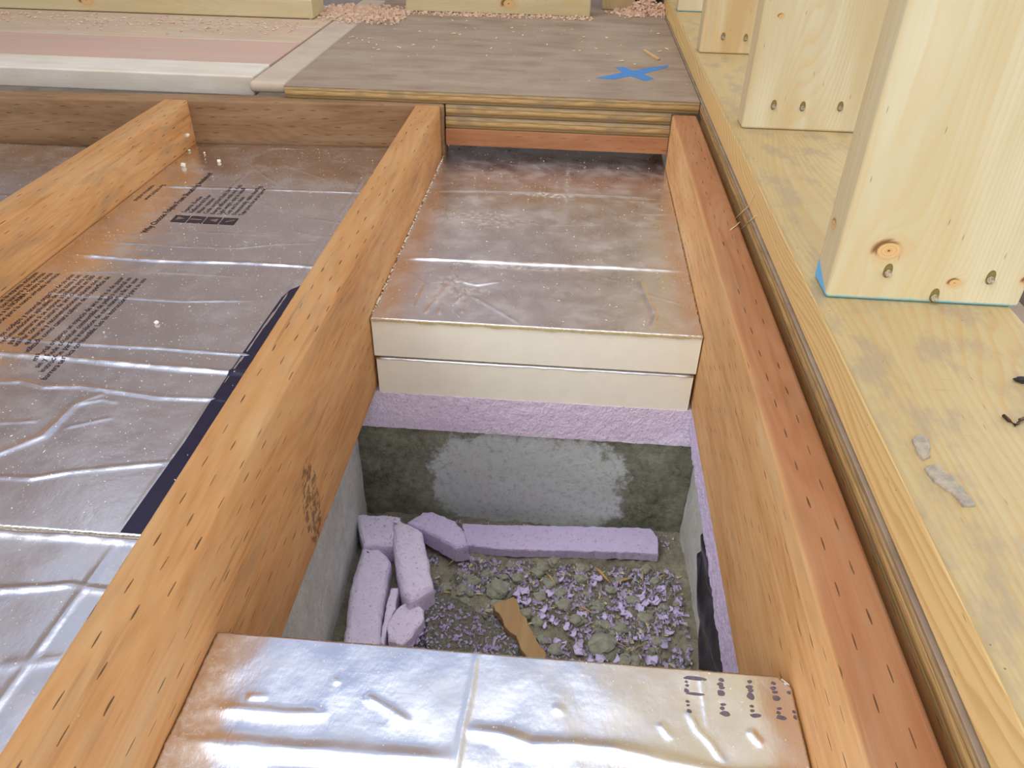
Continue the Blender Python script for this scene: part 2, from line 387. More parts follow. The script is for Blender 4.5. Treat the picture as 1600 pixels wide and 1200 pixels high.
MAT['nailhead'] = plain('nail_head_steel', (176, 160, 132), .35, .15, 14, .2, metal=.9, dark=(112, 92, 66))
MAT['dent'] = plain('bruised_wood_dent', (138, 122, 66), .8, .2, 9)
MAT['blackbit'] = plain('black_asphalt_crumb', (44, 44, 44), .6, .2, 6, .8)
MAT['bluepaint'] = plain('blue_marking_chalk', (72, 124, 178), .8, .08, 4)
MAT['crumb'] = plain('cream_foam_crumb', (238, 230, 206), .8, .08)
MAT['mortar'] = plain('grey_mortar_smear', (172, 158, 136), .85, .12, 5, .8, dark=(140, 130, 116))
MAT['earth'] = plain('dark_bare_earth', (92, 80, 64), .95, .2, .3, .5)
MAT['osb'] = plain('tan_sheathing_board', (176, 163, 158), .85, .12, .25, .3)
MAT['shaving'] = plain('pink_tan_shavings', (214, 186, 156), .85, .15, 2.0, dark=(198, 156, 132))
MAT['straw'] = plain('pale_wood_fibre', (224, 204, 150), .8, .1)

# ------------------------------------------------------------------ object helpers
def link(o, parent=None):
    C.objects.link(o)
    if parent: o.parent = parent
    return o
def tag(o, label=None, cat=None, group=None, kind=None):
    if label: o['label'] = label
    if cat: o['category'] = cat
    if group: o['group'] = group
    if kind: o['kind'] = kind
    return o
def empty(name, base, label, cat, group=None):
    o = bpy.data.objects.new(name, None); o.empty_display_size = .03
    link(o); o.location = Vector(base)*IN
    return tag(o, label, cat, group)
def mk(name, verts, faces, mat, base=(0, 0, 0), parent=None, smooth=False, rel=None):
    """verts in world inches; the object's origin is at base (world inches)"""
    V = (np.asarray(verts, float)-np.asarray(base, float))*IN
    me = bpy.data.meshes.new(name); me.from_pydata(V.tolist(), [], [list(map(int, f)) for f in faces]); me.update()
    if smooth: me.polygons.foreach_set('use_smooth', [True]*len(me.polygons))
    if mat: me.materials.append(mat)
    o = bpy.data.objects.new(name, me); link(o, parent)
    if parent is not None: o.location = Vector(base)*IN - parent.location
    else: o.location = Vector(base)*IN
    return o
def from_bm(name, bm, mat, base=(0, 0, 0), parent=None, smooth=False):
    me = bpy.data.meshes.new(name)
    bmesh.ops.recalc_face_normals(bm, faces=bm.faces[:])
    for v in bm.verts: v.co = (v.co-Vector(base))*IN
    bm.to_mesh(me); bm.free()
    if smooth: me.polygons.foreach_set('use_smooth', [True]*len(me.polygons))
    if mat: me.materials.append(mat)
    o = bpy.data.objects.new(name, me); link(o, parent)
    o.location = Vector(base)*IN - (parent.location if parent is not None else Vector())
    return o
def box_bm(x0, x1, y0, y1, z0, z1, r=.12, seg=3, skew=0.):
    bm = bmesh.new(); bmesh.ops.create_cube(bm, size=1)
    for v in bm.verts:
        v.co = Vector(((x0+x1)/2+v.co.x*(x1-x0), (y0+y1)/2+v.co.y*(y1-y0), (z0+z1)/2+v.co.z*(z1-z0)))
        v.co.y += skew*(v.co.x-x1)
    if r > 0:
        bmesh.ops.bevel(bm, geom=bm.edges[:], offset=r, offset_type='OFFSET', segments=seg, profile=.5, affect='EDGES')
    return bm
def box(name, dims, mat, r=.12, seg=3, base=None, parent=None, skew=0.):
    x0, x1, y0, y1, z0, z1 = dims
    if base is None: base = ((x0+x1)/2, y0, z0)
    o = from_bm(name, box_bm(*dims, r=r, seg=seg, skew=skew), mat, base, parent, smooth=False)
    o.data.polygons.foreach_set('use_smooth', [True]*len(o.data.polygons))
    try:
        mod = o.modifiers.new('wn', 'WEIGHTED_NORMAL'); mod.keep_sharp = False; mod.weight = 80
    except Exception: pass
    return o
def poly_area(P): return .5*sum(P[i][0]*P[(i+1) % len(P)][1]-P[(i+1) % len(P)][0]*P[i][1] for i in range(len(P)))
def densify(P, step, jit):
    out = []
    for i in range(len(P)):
        a, b = np.array(P[i], float), np.array(P[(i+1) % len(P)], float)
        n = max(1, int(np.linalg.norm(b-a)/step))
        for k in range(n):
            p = a+(b-a)*k/n
            if k: p = p+RS.uniform(-jit, jit, 2)
            out.append(p)
    return out
def prism(name, P, z0, z1, mat, round_=.15, jit=.03, step=.25, parent=None, topnoise=.04, base=None, kx=0., ky=0., edge_jit=0.):
    """a slab with outline P between z0 and z1, rounded rim; kx/ky tilt it"""
    if poly_area(P) < 0: P = P[::-1]
    D = densify(P, step, jit); n = len(D); D = np.array(D)
    c = D.mean(0)
    tan = np.roll(D, -1, 0)-np.roll(D, 1, 0); nrm = np.stack([tan[:, 1], -tan[:, 0]], 1); nrm /= np.linalg.norm(nrm, axis=1)[:, None]+1e-9
    prof = [(0, z0)]+[(round_*(1-math.cos(a)), z1-round_*(1-math.sin(a))) for a in (0, .4, .8, 1.2, 1.57)]
    NP = len(prof)-1
    V = []; F = []
    for k, (ins, z) in enumerate(prof):
        R = D-nrm*ins
        for p in R: V.append((p[0], p[1], z+kx*(p[0]-c[0])+ky*(p[1]-c[1])+(RS.uniform(-edge_jit, edge_jit) if k < NP else 0)))
    for k in range(NP):
        for i in range(n):
            j = (i+1) % n; F.append((k*n+i, k*n+j, (k+1)*n+j, (k+1)*n+i))
    bm = bmesh.new(); vs = [bm.verts.new(v) for v in V]
    for f in F: bm.faces.new([vs[i] for i in f])
    tf = bm.faces.new(vs[NP*n:(NP+1)*n]); bf = bm.faces.new(vs[0:n][::-1])
    r = bmesh.ops.triangulate(bm, faces=[tf])
    fs = r['faces']; es = list({e for f in fs for e in f.edges if e.calc_length() > step*1.5})
    if es:
        bmesh.ops.subdivide_edges(bm, edges=es, cuts=3, use_grid_fill=True)
        ring = set()
        for v in bm.verts:
            if v.co.z > z1-2 and all(f.normal.z > -1 for f in v.link_faces):
                pass
    if base is None: base = (c[0], c[1], z0)
    o = from_bm(name, bm, mat, base, parent, smooth=False)
    return o
def lump(bm, c, r, seed, sub=2, sq=(1, 1, 1), rough=.35, rot=None):
    g = bmesh.ops.create_icosphere(bm, subdivisions=sub, radius=1)
    R = rot or Matrix.Rotation(random.random()*6.28, 3, Vector((random.uniform(-1, 1), random.uniform(-1, 1), random.uniform(.2, 1))).normalized())
    for v in g['verts']:
        n = mnoise.noise(v.co*1.3+Vector((seed*3.7, seed, 0)))*rough*1.4 + mnoise.noise(v.co*3+Vector((seed, 9, 0)))*rough*.4
        p = v.co*(1+n); p = R @ p
        v.co = Vector((c[0]+p.x*r*sq[0], c[1]+p.y*r*sq[1], c[2]+p.z*r*sq[2]))
def tube(name, pts, r, mat, base=None, parent=None, seg=8, taper=None):
    pts = [Vector(p) for p in pts]; V = []; F = []
    for i, p in enumerate(pts):
        d = (pts[min(i+1, len(pts)-1)]-pts[max(i-1, 0)]).normalized()
        a = d.orthogonal().normalized(); b = d.cross(a)
        rr = r*(taper[i] if taper else 1)
        for k in range(seg):
            q = p+a*math.cos(2*math.pi*k/seg)*rr+b*math.sin(2*math.pi*k/seg)*rr; V.append(tuple(q))
    for i in range(len(pts)-1):
        for k in range(seg): F.append((i*seg+k, i*seg+(k+1) % seg, (i+1)*seg+(k+1) % seg, (i+1)*seg+k))
    F.append(list(range(seg))[::-1]); F.append([(len(pts)-1)*seg+k for k in range(seg)])
    return mk(name, V, F, mat, base or tuple(pts[0]), parent, smooth=True)
def stuff_chips(name, fn, count, mat, label, cat, size=(.04, .12), flat=.35, parent=None, kind='stuff'):
    """a mass of little crumbs as one object; fn() gives a position"""
    V = []; F = []
    for i in range(count):
        x, y, z = fn(); s = random.uniform(*size); a = random.uniform(0, 6.28)
        l, wd, h = s*random.uniform(.8, 1.8), s*random.uniform(.4, .9), s*flat*random.uniform(.6, 1.4)
        ca, sa = math.cos(a), math.sin(a); tz = random.uniform(-.5, .5)
        b = len(V)
        for (px, py, pz) in ((-1, -.6, 0), (1, -.8, 0), (.8, .9, 0), (-.9, .7, 0), (-.5, -.3, 1), (.6, .3, 1)):
            X, Y = px*l/2, py*wd/2
            V.append((x+X*ca-Y*sa, y+X*sa+Y*ca, z+pz*h+tz*X*.6+abs(tz)*l*.3))
        F += [(b, b+3, b+2, b+1), (b, b+1, b+5, b+4), (b+1, b+2, b+5), (b+2, b+3, b+4, b+5), (b+3, b, b+4)]
    base = np.mean(V, 0); base[2] = min(v[2] for v in V)
    o = mk(name, V, F, mat, tuple(base), parent)
    return tag(o, label, cat, kind=kind) if parent is None else tag(o, kind=kind)

# ------------------------------------------------------------------ setting: earth, concrete pit, sheathed back wall
S_ = lambda o: tag(o, kind='structure')
S_(box('ground', (-90, 60, -30, 130, -18.5, -17.2), MAT['earth'], r=0))

def wall_grid(name, axis, c0, a0, a1, z0, z1, thick, mat, amp=.06, slope=0.):
    """a concrete wall with a slightly uneven face; axis 'Y' faces -Y at y=c0, 'X+' faces +X, 'X-' faces -X"""
    na, nz = 70, 30; V = []; F = []
    for j in range(nz+1):
        for i in range(na+1):
            a = a0+(a1-a0)*i/na; z = z0+(z1-z0)*j/nz
            d = amp*(mnoise.noise(Vector((a*.5, z*.5, c0)))+.5*mnoise.noise(Vector((a*1.7, z*1.7, c0+4))))
            c = c0+slope*(a-a1)
            V.append((a, c+d, z) if axis == 'Y' else (c+d, a, z))
    for j in range(nz):
        for i in range(na):
            q = j*(na+1)+i; f = (q, q+1, q+na+2, q+na+1); F.append(f if axis in ('Y', 'X+') else f[::-1])
    b = len(V); t = thick
    for (a, z) in ((a0, z0), (a1, z0), (a1, z1), (a0, z1)):
        c = c0+slope*(a-a1)
        V.append((a, c+t, z) if axis == 'Y' else (c+t, a, z))
    top = [nz*(na+1)+i for i in range(na+1)]; bot = list(range(na+1)); lf = [j*(na+1) for j in range(nz+1)]; rt = [j*(na+1)+na for j in range(nz+1)]
    F += [top+[b+2, b+3], bot[::-1]+[b, b+1], lf+[b+3, b][::1], rt[::-1]+[b+1, b+2], (b, b+3, b+2, b+1)]
    o = mk(name, V, F, mat, (a0, c0, z1) if axis == 'Y' else (c0, a0, z1), smooth=False)
    return S_(o)
wall_grid('wall_back', 'Y', 28.75, -22, 8, -17.2, -9.35, 8, MAT['wall_back'])
wall_grid('wall_left', 'X+', -15.6, 8, 28.7, -17.2, -8.6, -6, MAT['wall_side'], slope=-.035)
wall_grid('wall_right', 'X-', .62, 8, 28.7, -17.2, -9.0, 6, MAT['wall_side'], slope=-.035)
S_(box('wall_front', (-22, 8, 0, 8, -17.2, -7.3), MAT['wall_side'], r=.1))
# pit floor: lumpy soil
gx, gy = 180, 200; V = []; F = []
for j in range(gy+1):
    for i in range(gx+1):
        x = -16+17.2*i/gx; y = 8+20.9*j/gy
        h = .22*mnoise.noise(Vector((x*.6, y*.6, 1)))+.16*abs(mnoise.noise(Vector((x*1.9, y*1.9, 2))))+.10*mnoise.noise(Vector((x*4.5, y*4.5, 3)))
        V.append((x, y, -15.2+h))
for j in range(gy):
    for i in range(gx):
        q = j*(gx+1)+i; F.append((q, q+1, q+gx+2, q+gx+1))
def floor_z(x, y):
    return -15.2+.22*mnoise.noise(Vector((x*.6, y*.6, 1)))+.16*abs(mnoise.noise(Vector((x*1.9, y*1.9, 2))))+.10*mnoise.noise(Vector((x*4.5, y*4.5, 3)))
S_(mk('floor', V, F, MAT['floorc'], (-7, 8, -15.4), smooth=True))
# the sheathed back wall of the half-built room (seen mirrored in the foil)
S_(box('wall_far', (-95, 8, 81.2, 81.9, 0, 62), MAT['osb'], r=0))

S_(box('wall_side', (-79, -78.3, -30, 81, 0, 72), MAT['osb'], r=0))  # unseen side wall, added for its brown reflection in the foil

# ------------------------------------------------------------------ joists and headers
JR = .17
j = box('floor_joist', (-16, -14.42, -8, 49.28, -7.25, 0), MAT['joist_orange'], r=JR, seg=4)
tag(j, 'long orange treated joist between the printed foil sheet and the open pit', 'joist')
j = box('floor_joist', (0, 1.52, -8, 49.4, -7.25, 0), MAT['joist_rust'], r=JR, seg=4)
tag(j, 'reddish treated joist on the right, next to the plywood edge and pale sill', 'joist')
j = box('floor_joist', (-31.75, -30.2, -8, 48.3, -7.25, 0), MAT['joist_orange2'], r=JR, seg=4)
tag(j, 'weathered amber joist cutting across the upper left corner', 'joist')
h = box('header_joist', (-60, -14.2, 49.35, 50.85, -7.25, 0), MAT['header'], r=JR, seg=4, skew=.075)
tag(h, 'brown treated header joist that closes the left bays below the pale boards', 'joist')
b = box('blocking', (-14.15, -.02, 49.3, 52.6, -2.5, -1.42), MAT['block'], r=.08)
tag(b, 'reddish treated blocking strip just above the black gap behind the dusty foil', 'blocking')
b = box('plywood_strip', (-14.12, -.03, 49.35, 52.5, -1.41, -.72), MAT['ply'], r=.03)
tag(b, 'lower plywood packing strip lying on the treated blocking', 'plywood strip')
b = box('plywood_strip', (-14.12, -.03, 49.5, 52.5, -.71, -.01), MAT['ply'], r=.03)
tag(b, 'upper plywood packing strip, tucked right under the subfloor edge', 'plywood strip')
b = box('rim_joist', (1.9, 3.4, -8, 80, -7.25, -.01), MAT['joist_orange2'], r=.1)
tag(b, 'rim joist hidden in the dark slot beneath the right-hand plywood edge', 'joist')

# ------------------------------------------------------------------ plywood decks
sub = box('plywood_subfloor', (-24.4, 1.62, 49.6, 81, .0, .75), MAT['ply'], r=.03)
tag(sub, 'weathered brown plywood subfloor sheet with a blue X mark', 'plywood')
XM = [(-4.60, 54.25), (-4.33, 55.14), (-2.91, 56.40), (-3.36, 57.60), (-2.86, 57.87), (-2.11, 56.71), (-.71, 58.02), (.31, 58.55), (.16, 57.79), (-1.50, 55.92), (-.93, 54.81), (-1.40, 54.07), (-2.40, 55.26), (-3.71, 54.05)]
XM = [(-4.75, 54.35), (-4.2, 54.85), (-2.85, 56.2), (-3.35, 57.55), (-2.75, 57.75), (-2.15, 56.75), (-.75, 57.95), (.45, 58.75), (.35, 58.2), (-1.50, 55.98), (-.85, 54.75), (-1.50, 54.15), (-2.38, 55.22), (-3.6, 54.15)]
xm = mk('painted_mark', [(x, y, .765) for x, y in XM]+[(x, y, .751) for x, y in XM], [list(range(14))]+[(i, 14+i, 14+(i+1) % 14, (i+1) % 14) for i in range(14)], MAT['bluepaint'], (-2.3, 56, .75), sub)
xm['label'] = 'blue painted X mark'
p = box('plywood_subfloor', (-27.0, -24.45, 50.3, 81, .0, .72), MAT['plyface'], r=.3)
tag(p, 'narrow pale plywood strip beside the ends of the pale floor boards', 'plywood')
p = box('plywood_subfloor', (1.66, 10, -8, 81, .0, .75), MAT['ply'], r=.03)
tag(p, 'plywood with dark layered edge running under the right-hand sill plate', 'plywood')

# ------------------------------------------------------------------ stacked floor boards at upper left
def board(dims, mat, label, name='floor_board', cat='board', r=.12, **k):
    return tag(box(name, dims, mat, r=r, **k), label, cat)
M_white = pine('pale_spruce_board', 'X', 2, tone=(236, 224, 200), pale=(244, 238, 226), line=(214, 190, 154), contrast=.3, weather=.25)
M_pinkb = pine('pink_cedar_board', 'X', 5, tone=(208, 180, 160), pale=(216, 192, 172), line=(190, 146, 122), contrast=.25, weather=.35, pink=.3)
M_pale2 = pine('dusty_spruce_board', 'X', 9, tone=(216, 196, 160), pale=(226, 212, 184), line=(190, 152, 112), contrast=.3, weather=.5, pink=.25)
board((-62, -27.03, 51.3, 54.75, -.5, .78), M_white, 'pale spruce board nearest the header, with the dark gap under it')
board((-62, -27.05, 54.82, 61.6, -.5, .76), M_pinkb, 'wide pinkish board between the two pale boards')
board((-62, -27.06, 61.7, 67.3, -.5, .75), M_pale2, 'dusty pale board strewn with shavings behind the pinkish board')
board((-62, -27.04, 67.4, 74.5, -.5, .75), M_pale2, 'farthest floor board, partly hidden under the loose timber')
M_tim = pine('creamy_framing_timber', 'X', 12, tone=(222, 202, 152), pale=(232, 216, 172), line=(200, 160, 100), contrast=.3, knots=((1, .0, .9, .35),))
board((-70, -28.55, 70.3, 73.8, .79, 2.29), M_tim, 'loose cream timber lying across the floor boards at the upper left', 'framing_timber', 'timber', skew=.0)
board((-21.6, -5.1, 75.5, 77.0, .76, 4.3), M_tim, 'cream timber standing on edge at the back of the plywood floor', 'framing_timber', 'timber')
M_st4 = pine('corner_stud_pine', 'Z', 14, tone=(198, 172, 122), pale=(212, 190, 146), line=(170, 126, 72), contrast=.5)
bs = empty('wall_stud', (-2.6, 79.6, .76), 'short stud face beside the dark corner at the top of the picture', 'stud')
box('stud_body', (-4.0, -1.0, 79.5, 81.0, .76, 62), M_st4, r=.1, base=(-2.6, 79.6, .76), parent=bs)

# ------------------------------------------------------------------ right-hand sill plate and studs
M_plate = pine('sill_plate_pine', 'Y', 21, tone=(200, 176, 124), pale=(208, 186, 138), line=(180, 134, 72), lines=60, contrast=.45, dirt=.55, sidegain=1.3)
pl = box('sill_plate', (1.74, 7.75, -8, 81, .76, 2.25), M_plate, r=.14, seg=4)
tag(pl, 'pale pine sill plate under the row of studs', 'sill plate')

def stud(x0, y0, x1, seed, label, knots=(), nails=(), blue=None, tone=(228, 210, 162), h=88, lines=56, contrast=.4):
    z0 = 2.255; y1 = y0+1.5
    kn = [(kx-x0, ky-y0, kz-z0, kr) for (kx, ky, kz, kr) in knots]
    mat = pine('stud_pine_%d' % seed, 'Z', seed, tone=tone, line=(206, 168, 108), pale=(240, 228, 190), lines=lines, contrast=contrast,
               knots=kn, blue=blue)
    r = empty('wall_stud', (x0, y0, z0), label, 'stud', 'studs standing on the sill plate')
    box('stud_body', (x0, x1, y0, y1, z0, z0+h), mat, r=.13, seg=4, base=(x0, y0, z0), parent=r)
    for k, (nx, nz, tilt) in enumerate(nails):
        # an oval hammer dent with the slanted toe-nail head in it
        n = 20; V = [(nx, y0-.004, nz+.04)]; rw, rh = .135, .24
        for i in range(n):
            a = 2*math.pi*i/n; V.append((nx+rw*math.cos(a), y0-.006, nz+.05+rh*math.sin(a)))
        for i in range(n):
            a = 2*math.pi*i/n; V.append((nx+rw*math.cos(a), y0+.04, nz+.05+rh*math.sin(a)))
        F = [(0, 1+(i+1) % n, 1+i) for i in range(n)]+[(1+i, 1+(i+1) % n, 1+n+(i+1) % n, 1+n+i) for i in range(n)]
        mk('nail_dent', V, F, MAT['dent'], (nx, y0, nz), r)
        bm = bmesh.new(); bmesh.ops.create_cone(bm, cap_ends=True, segments=18, radius1=.125, radius2=.11, depth=.07)
        bmesh.ops.create_cone(bm, cap_ends=True, segments=10, radius1=.06, radius2=.06, depth=.5, matrix=Matrix.Translation((0, 0, -.27)))
        R = Matrix.Rotation(math.radians(58), 4, 'X') @ Matrix.Rotation(tilt, 4, 'Y')
        for v in bm.verts: v.co = (R @ v.co)+Vector((nx, y0-.05, nz-.02))
        nd = from_bm('nail', bm, MAT['nailhead'], (nx, y0, nz), r); nd['label'] = 'steel nail head'
    return r
stud(2.05, 22.15, 7.9, 31, 'nearest broad pine stud with a big knot and blue chalk line at its foot',
     knots=((3.52, 22.15, 3.95, .37), (2.05, 23.1, 4.3, .2), (5.75, 22.15, 3.0, .17), (7.9, 22.15, 3.2, .2)),
     nails=((3.68, 3.25, .2), (5.3, 2.50, 0), (6.73, 3.2, -.1)), blue=(.11, .75, 1.5), lines=44)
stud(2.2, 39.46, 7.8, 33, 'second broad pine stud from the front, three dark nail heads near its foot',
     knots=((3.06, 39.46, 7.38, .12),), nails=((3.54, 3.40, .1), (4.92, 3.38, 0), (6.69, 3.45, -.1)), tone=(224, 202, 154), lines=60)
stud(2.0, 55.8, 7.6, 35, 'third pine stud from the front with two nail heads and reddish grain',
     nails=((3.42, 3.29, .1), (4.88, 3.26, 0)), tone=(216, 184, 130), lines=80, contrast=.6)
stud(1.95, 70.8, 7.5, 37, 'farthest pine stud at the top edge, thin blue line at its foot', blue=(.1, .1, 1.5), tone=(220, 198, 150))

# bits lying on the plate
def smear(P, label):
    o = prism('mortar_smear', P, 2.24, 2.33, MAT['mortar'], .05, .04, .12, edge_jit=.01); tag(o, label, 'mortar')
smear([(2.39, 15.15), (2.68, 15.35), (2.80, 15.15), (2.60, 14.53), (2.40, 14.40), (2.33, 14.75)], 'small grey mortar smear on the sill plate, nearer the studs')
smear([(2.32, 14.10), (2.58, 14.24), (2.86, 13.89), (2.95, 13.38), (3.0, 12.95), (2.72, 12.90), (2.62, 13.33), (2.38, 13.63)], 'larger glossy grey mortar smear on the sill plate')
bm = bmesh.new(); lump(bm, (6.22, 17.98, 2.33), .13, 3, 3, (1.9, .8, .7), rot=Matrix.Rotation(-.5, 3, 'Z'))
tag(from_bm('tar_crumb', bm, MAT['blackbit'], (6.2, 18, 2.25)), 'black ribbed crumb on the sill plate at the right edge', 'crumb')
t_ = tube('bent_nail', [(5.0, 16.34, 2.31), (5.06, 16.15, 2.30), (5.13, 15.96, 2.30), (5.22, 16.02, 2.33), (5.3, 16.14, 2.34), (5.6, 16.3, 2.36)], .045, MAT['rust'], (5.13, 15.96, 2.25))
tag(t_, 'rusty bent nail lying on the sill plate at the right edge', 'nail')
for k, (pa, pb, pc) in enumerate((((.95, 28.6, .02), (1.5, 28.0, .42), (2.3, 27.3, 1.0)), ((.9, 27.7, .03), (1.45, 27.7, .3), (2.0, 26.6, .95)), ((1.0, 28.0, .05), (1.25, 28.4, .15), (1.5, 28.8, .3)))):
    pass
for k, pts in enumerate(([(1.46, 33.6, .0), (1.62, 33.2, .5), (1.74, 32.7, 1.0), (1.70, 32.2, 1.7)], [(1.5, 32.4, .0), (1.64, 31.9, .55), (1.74, 31.3, 1.1)], [(1.0, 32.2, .02), (1.3, 32.6, .05), (1.5, 32.9, .12)])):
    o = tube('wood_fibre', pts, .028, MAT['straw'], pts[0], seg=5)
    tag(o, 'pale torn wood fibre bridging the slot between joist and sill plate', 'splinter', 'torn fibres at the joist edge')

# ------------------------------------------------------------------ foil-faced insulation boards
def ridge_field(X, Y, creases, k=2.2):
    H = np.zeros_like(X)
    for (pts, amp, wd) in creases:
        pts = np.array(pts, float); D = np.full(X.shape, 1e9)
        lo = pts.min(0)-6*wd-.3; hi = pts.max(0)+6*wd+.3
        msk = (X > lo[0]) & (X < hi[0]) & (Y > lo[1]) & (Y < hi[1])
        if not msk.any(): continue
        xs, ys = X[msk], Y[msk]; dd = np.full(xs.shape, 1e9); tt = np.zeros(xs.shape); tot = 0
        L = np.linalg.norm(np.diff(pts, axis=0), axis=1); LT = L.sum()
        for q_ in range(len(pts)-1):
            a, b = pts[q_], pts[q_+1]; ab = b-a; l2 = ab@ab+1e-9
            t = np.clip(((xs-a[0])*ab[0]+(ys-a[1])*ab[1])/l2, 0, 1)
            px, py = a[0]+t*ab[0], a[1]+t*ab[1]
            d = np.hypot(xs-px, ys-py); s = tot+t*L[q_]
            up_ = d < dd; dd = np.where(up_, d, dd); tt = np.where(up_, s, tt); tot += L[q_]
        endf = np.clip(np.minimum(tt, LT-tt)/(.12*LT+.05), 0, 1)**.5
        mod = .88+.12*np.sin(tt*2.1+amp*100)+.06*np.sin(tt*7.7)
        dd = dd*(1+.12*np.sin(tt*2.3+1))
        H[msk] = np.maximum(H[msk], k*amp*mod*endf*np.exp(-(dd/wd)**2))
    return H
_ph = RS.uniform(0, 6.28, (40, 2)); _fr = RS.uniform(-1, 1, (40, 2))
def wavy(X, Y, f=1., amp=1., seed=0):
    H = np.zeros_like(X)
    for k in range(14):
        fx, fy = _fr[(k+seed) % 40]*f*(1+k*.25)
        H += np.sin(X*fx*2+Y*fy*2+_ph[(k+seed*3) % 40, 0])/(1+k*.35)
    return amp*H/4
FARSKEW = {}
def FSK(s, X, Y):
    k = FARSKEW.get((s.x0, s.y1), 0)
    return k*(s.x1-X)*np.clip((Y-(s.y1-3))/3, 0, 1)
FARSKEW[(-30.17, 49.12)] = .075
class Facer:
    def __init__(s, x0, x1, y0, y1, z, creases, wav=.01, f=.5, seed=0, wedge=None, tilt=(0, 0)):
        s.__dict__.update(locals())
    def height(s, X, Y):
        X = np.asarray(X, float); Y = np.asarray(Y, float)
        H = ridge_field(X, Y, s.creases, 1.25 if s.x0 == -14.38 and s.y1 < 20 else 2.2)+wavy(X, Y, s.f, s.wav, s.seed)
        return s.z+H+s.tilt[0]*(X-(s.x0+s.x1)/2)+s.tilt[1]*(Y-(s.y0+s.y1)/2)
    def build(s, mat, parent, base, res=.07, jag=.02, chamfer=None):
        nx, ny = int((s.x1-s.x0)/res)+1, int((s.y1-s.y0)/res)+1
        xs = np.linspace(s.x0, s.x1, nx); ys = np.linspace(s.y0, s.y1, ny)
        X, Y = np.meshgrid(xs, ys)
        ej = RS.uniform(-jag, jag, nx); X0 = X.copy(); Y0 = Y.copy()
        Y[0] += ej; Y[-1] += RS.uniform(-jag, jag, nx); X[:, 0] += RS.uniform(-jag, jag, ny); X[:, -1] += RS.uniform(-jag, jag, ny)
        if chamfer:
            cx, cy, cr = chamfer; m = (X > cx-cr) & (Y > cy-cr) & ((X-(cx-cr))+(Y-(cy-cr)) > cr)
            over = (X-(cx-cr))+(Y-(cy-cr))-cr
            X = np.where(m, X-over/2, X); Y = np.where(m, Y-over/2, Y)
        Z = s.height(X, Y)
        Y = Y-FSK(s, X, Y)
        V = np.stack([X, Y, Z], -1).reshape(-1, 3)
        q = (np.arange(ny-1)[:, None]*nx+np.arange(nx-1)[None]).ravel()
        F = np.stack([q, q+1, q+nx+1, q+nx], 1)
        # skirt
        rim = list(range(nx))+[j*nx+nx-1 for j in range(1, ny)]+[(ny-1)*nx+i for i in range(nx-2, -1, -1)]+[j*nx for j in range(ny-2, 0, -1)]
        low = V[rim].copy(); low[:, 2] -= .035; b = len(V); V = np.concatenate([V, low]); n = len(rim)
        i = np.arange(n); k = (i+1) % n; rim = np.array(rim)
        F2 = np.stack([rim[i], b+i, b+k, rim[k]], 1); F = np.concatenate([F, F2])
        Vm = (V-np.array(base))*IN
        me = bpy.data.meshes.new('foil_facer'); me.vertices.add(len(Vm)); me.vertices.foreach_set('co', Vm.ravel())
        me.loops.add(F.size); me.loops.foreach_set('vertex_index', F.ravel())
        me.polygons.add(len(F)); me.polygons.foreach_set('loop_start', np.arange(len(F))*4)
        me.polygons.foreach_set('use_smooth', np.ones(len(F), bool)); me.update(calc_edges=True); me.validate()
        me.materials.append(mat)
        o = bpy.data.objects.new('foil_facer', me); link(o, parent); o.location = Vector(base)*IN-parent.location
        o['label'] = 'crinkled silver foil facing'
        return o
def core(x0, x1, y0, y1, z0, z1, parent, base, tilt=(0, 0), mat=None, name='foam_core', jag=.004, chamfer=0, fsk=0):
    P = [(x0, y0), (x1, y0), (x1, y1-chamfer), (x1-chamfer, y1), (x0, y1)] if chamfer else [(x0, y0), (x1, y0), (x1, y1), (x0, y1-fsk*(x1-x0))]
    D = np.array(densify(P, .3, jag)); n = len(D); cx, cy = (x0+x1)/2, (y0+y1)/2; V = []; F = []
    zs = [z0, z0+(z1-z0)*.33, z0+(z1-z0)*.7, z1-.02]
    for k, z in enumerate(zs):
        for p in D: V.append((p[0], p[1]+RS.uniform(-.003, .003), z+tilt[0]*(p[0]-cx)+tilt[1]*(p[1]-cy)))
    for k in range(3):
        for i in range(n): F.append((k*n+i, k*n+(i+1) % n, (k+1)*n+(i+1) % n, (k+1)*n+i))
    F += [list(range(n))[::-1], [3*n+i for i in range(n)]]
    return mk(name, V, F, mat or MAT['core'], base, parent)
def text_part(lines, fac, parent, mat, size, align='LEFT', bold=0., lift=.012, name='printed_text'):
    """lines: (string, x_baseline, y_anchor); reads away from the camera (+Y), letter tops towards -X"""
    V = []; F = []
    for (s, xb, ya, sz) in lines:
        cu = bpy.data.curves.new('t', 'FONT'); cu.body = s; cu.size = 1.0; cu.align_x = align; cu.resolution_u = 2; cu.offset = bold
        ob = bpy.data.objects.new('t', cu); C.objects.link(ob)
        me = bpy.data.meshes.new_from_object(ob)
        b = len(V)
        for v in me.vertices: V.append((xb-v.co.y*sz, ya+v.co.x*sz*.92, 0))
        for p in me.polygons: F.append([b+i for i in p.vertices])
        bpy.data.meshes.remove(me); bpy.data.objects.remove(ob); bpy.data.curves.remove(cu)
    V = np.array(V); V[:, 2] = fac.height(V[:, 0], V[:, 1])+lift
    base = (V[:, 0].mean(), V[:, 1].mean(), fac.z)
    o = mk(name, V, F, mat, base, None); o.parent = parent
    P = parent.location+(parent.parent.location if parent.parent else Vector()); o.location = Vector(base)*IN-P
    return o
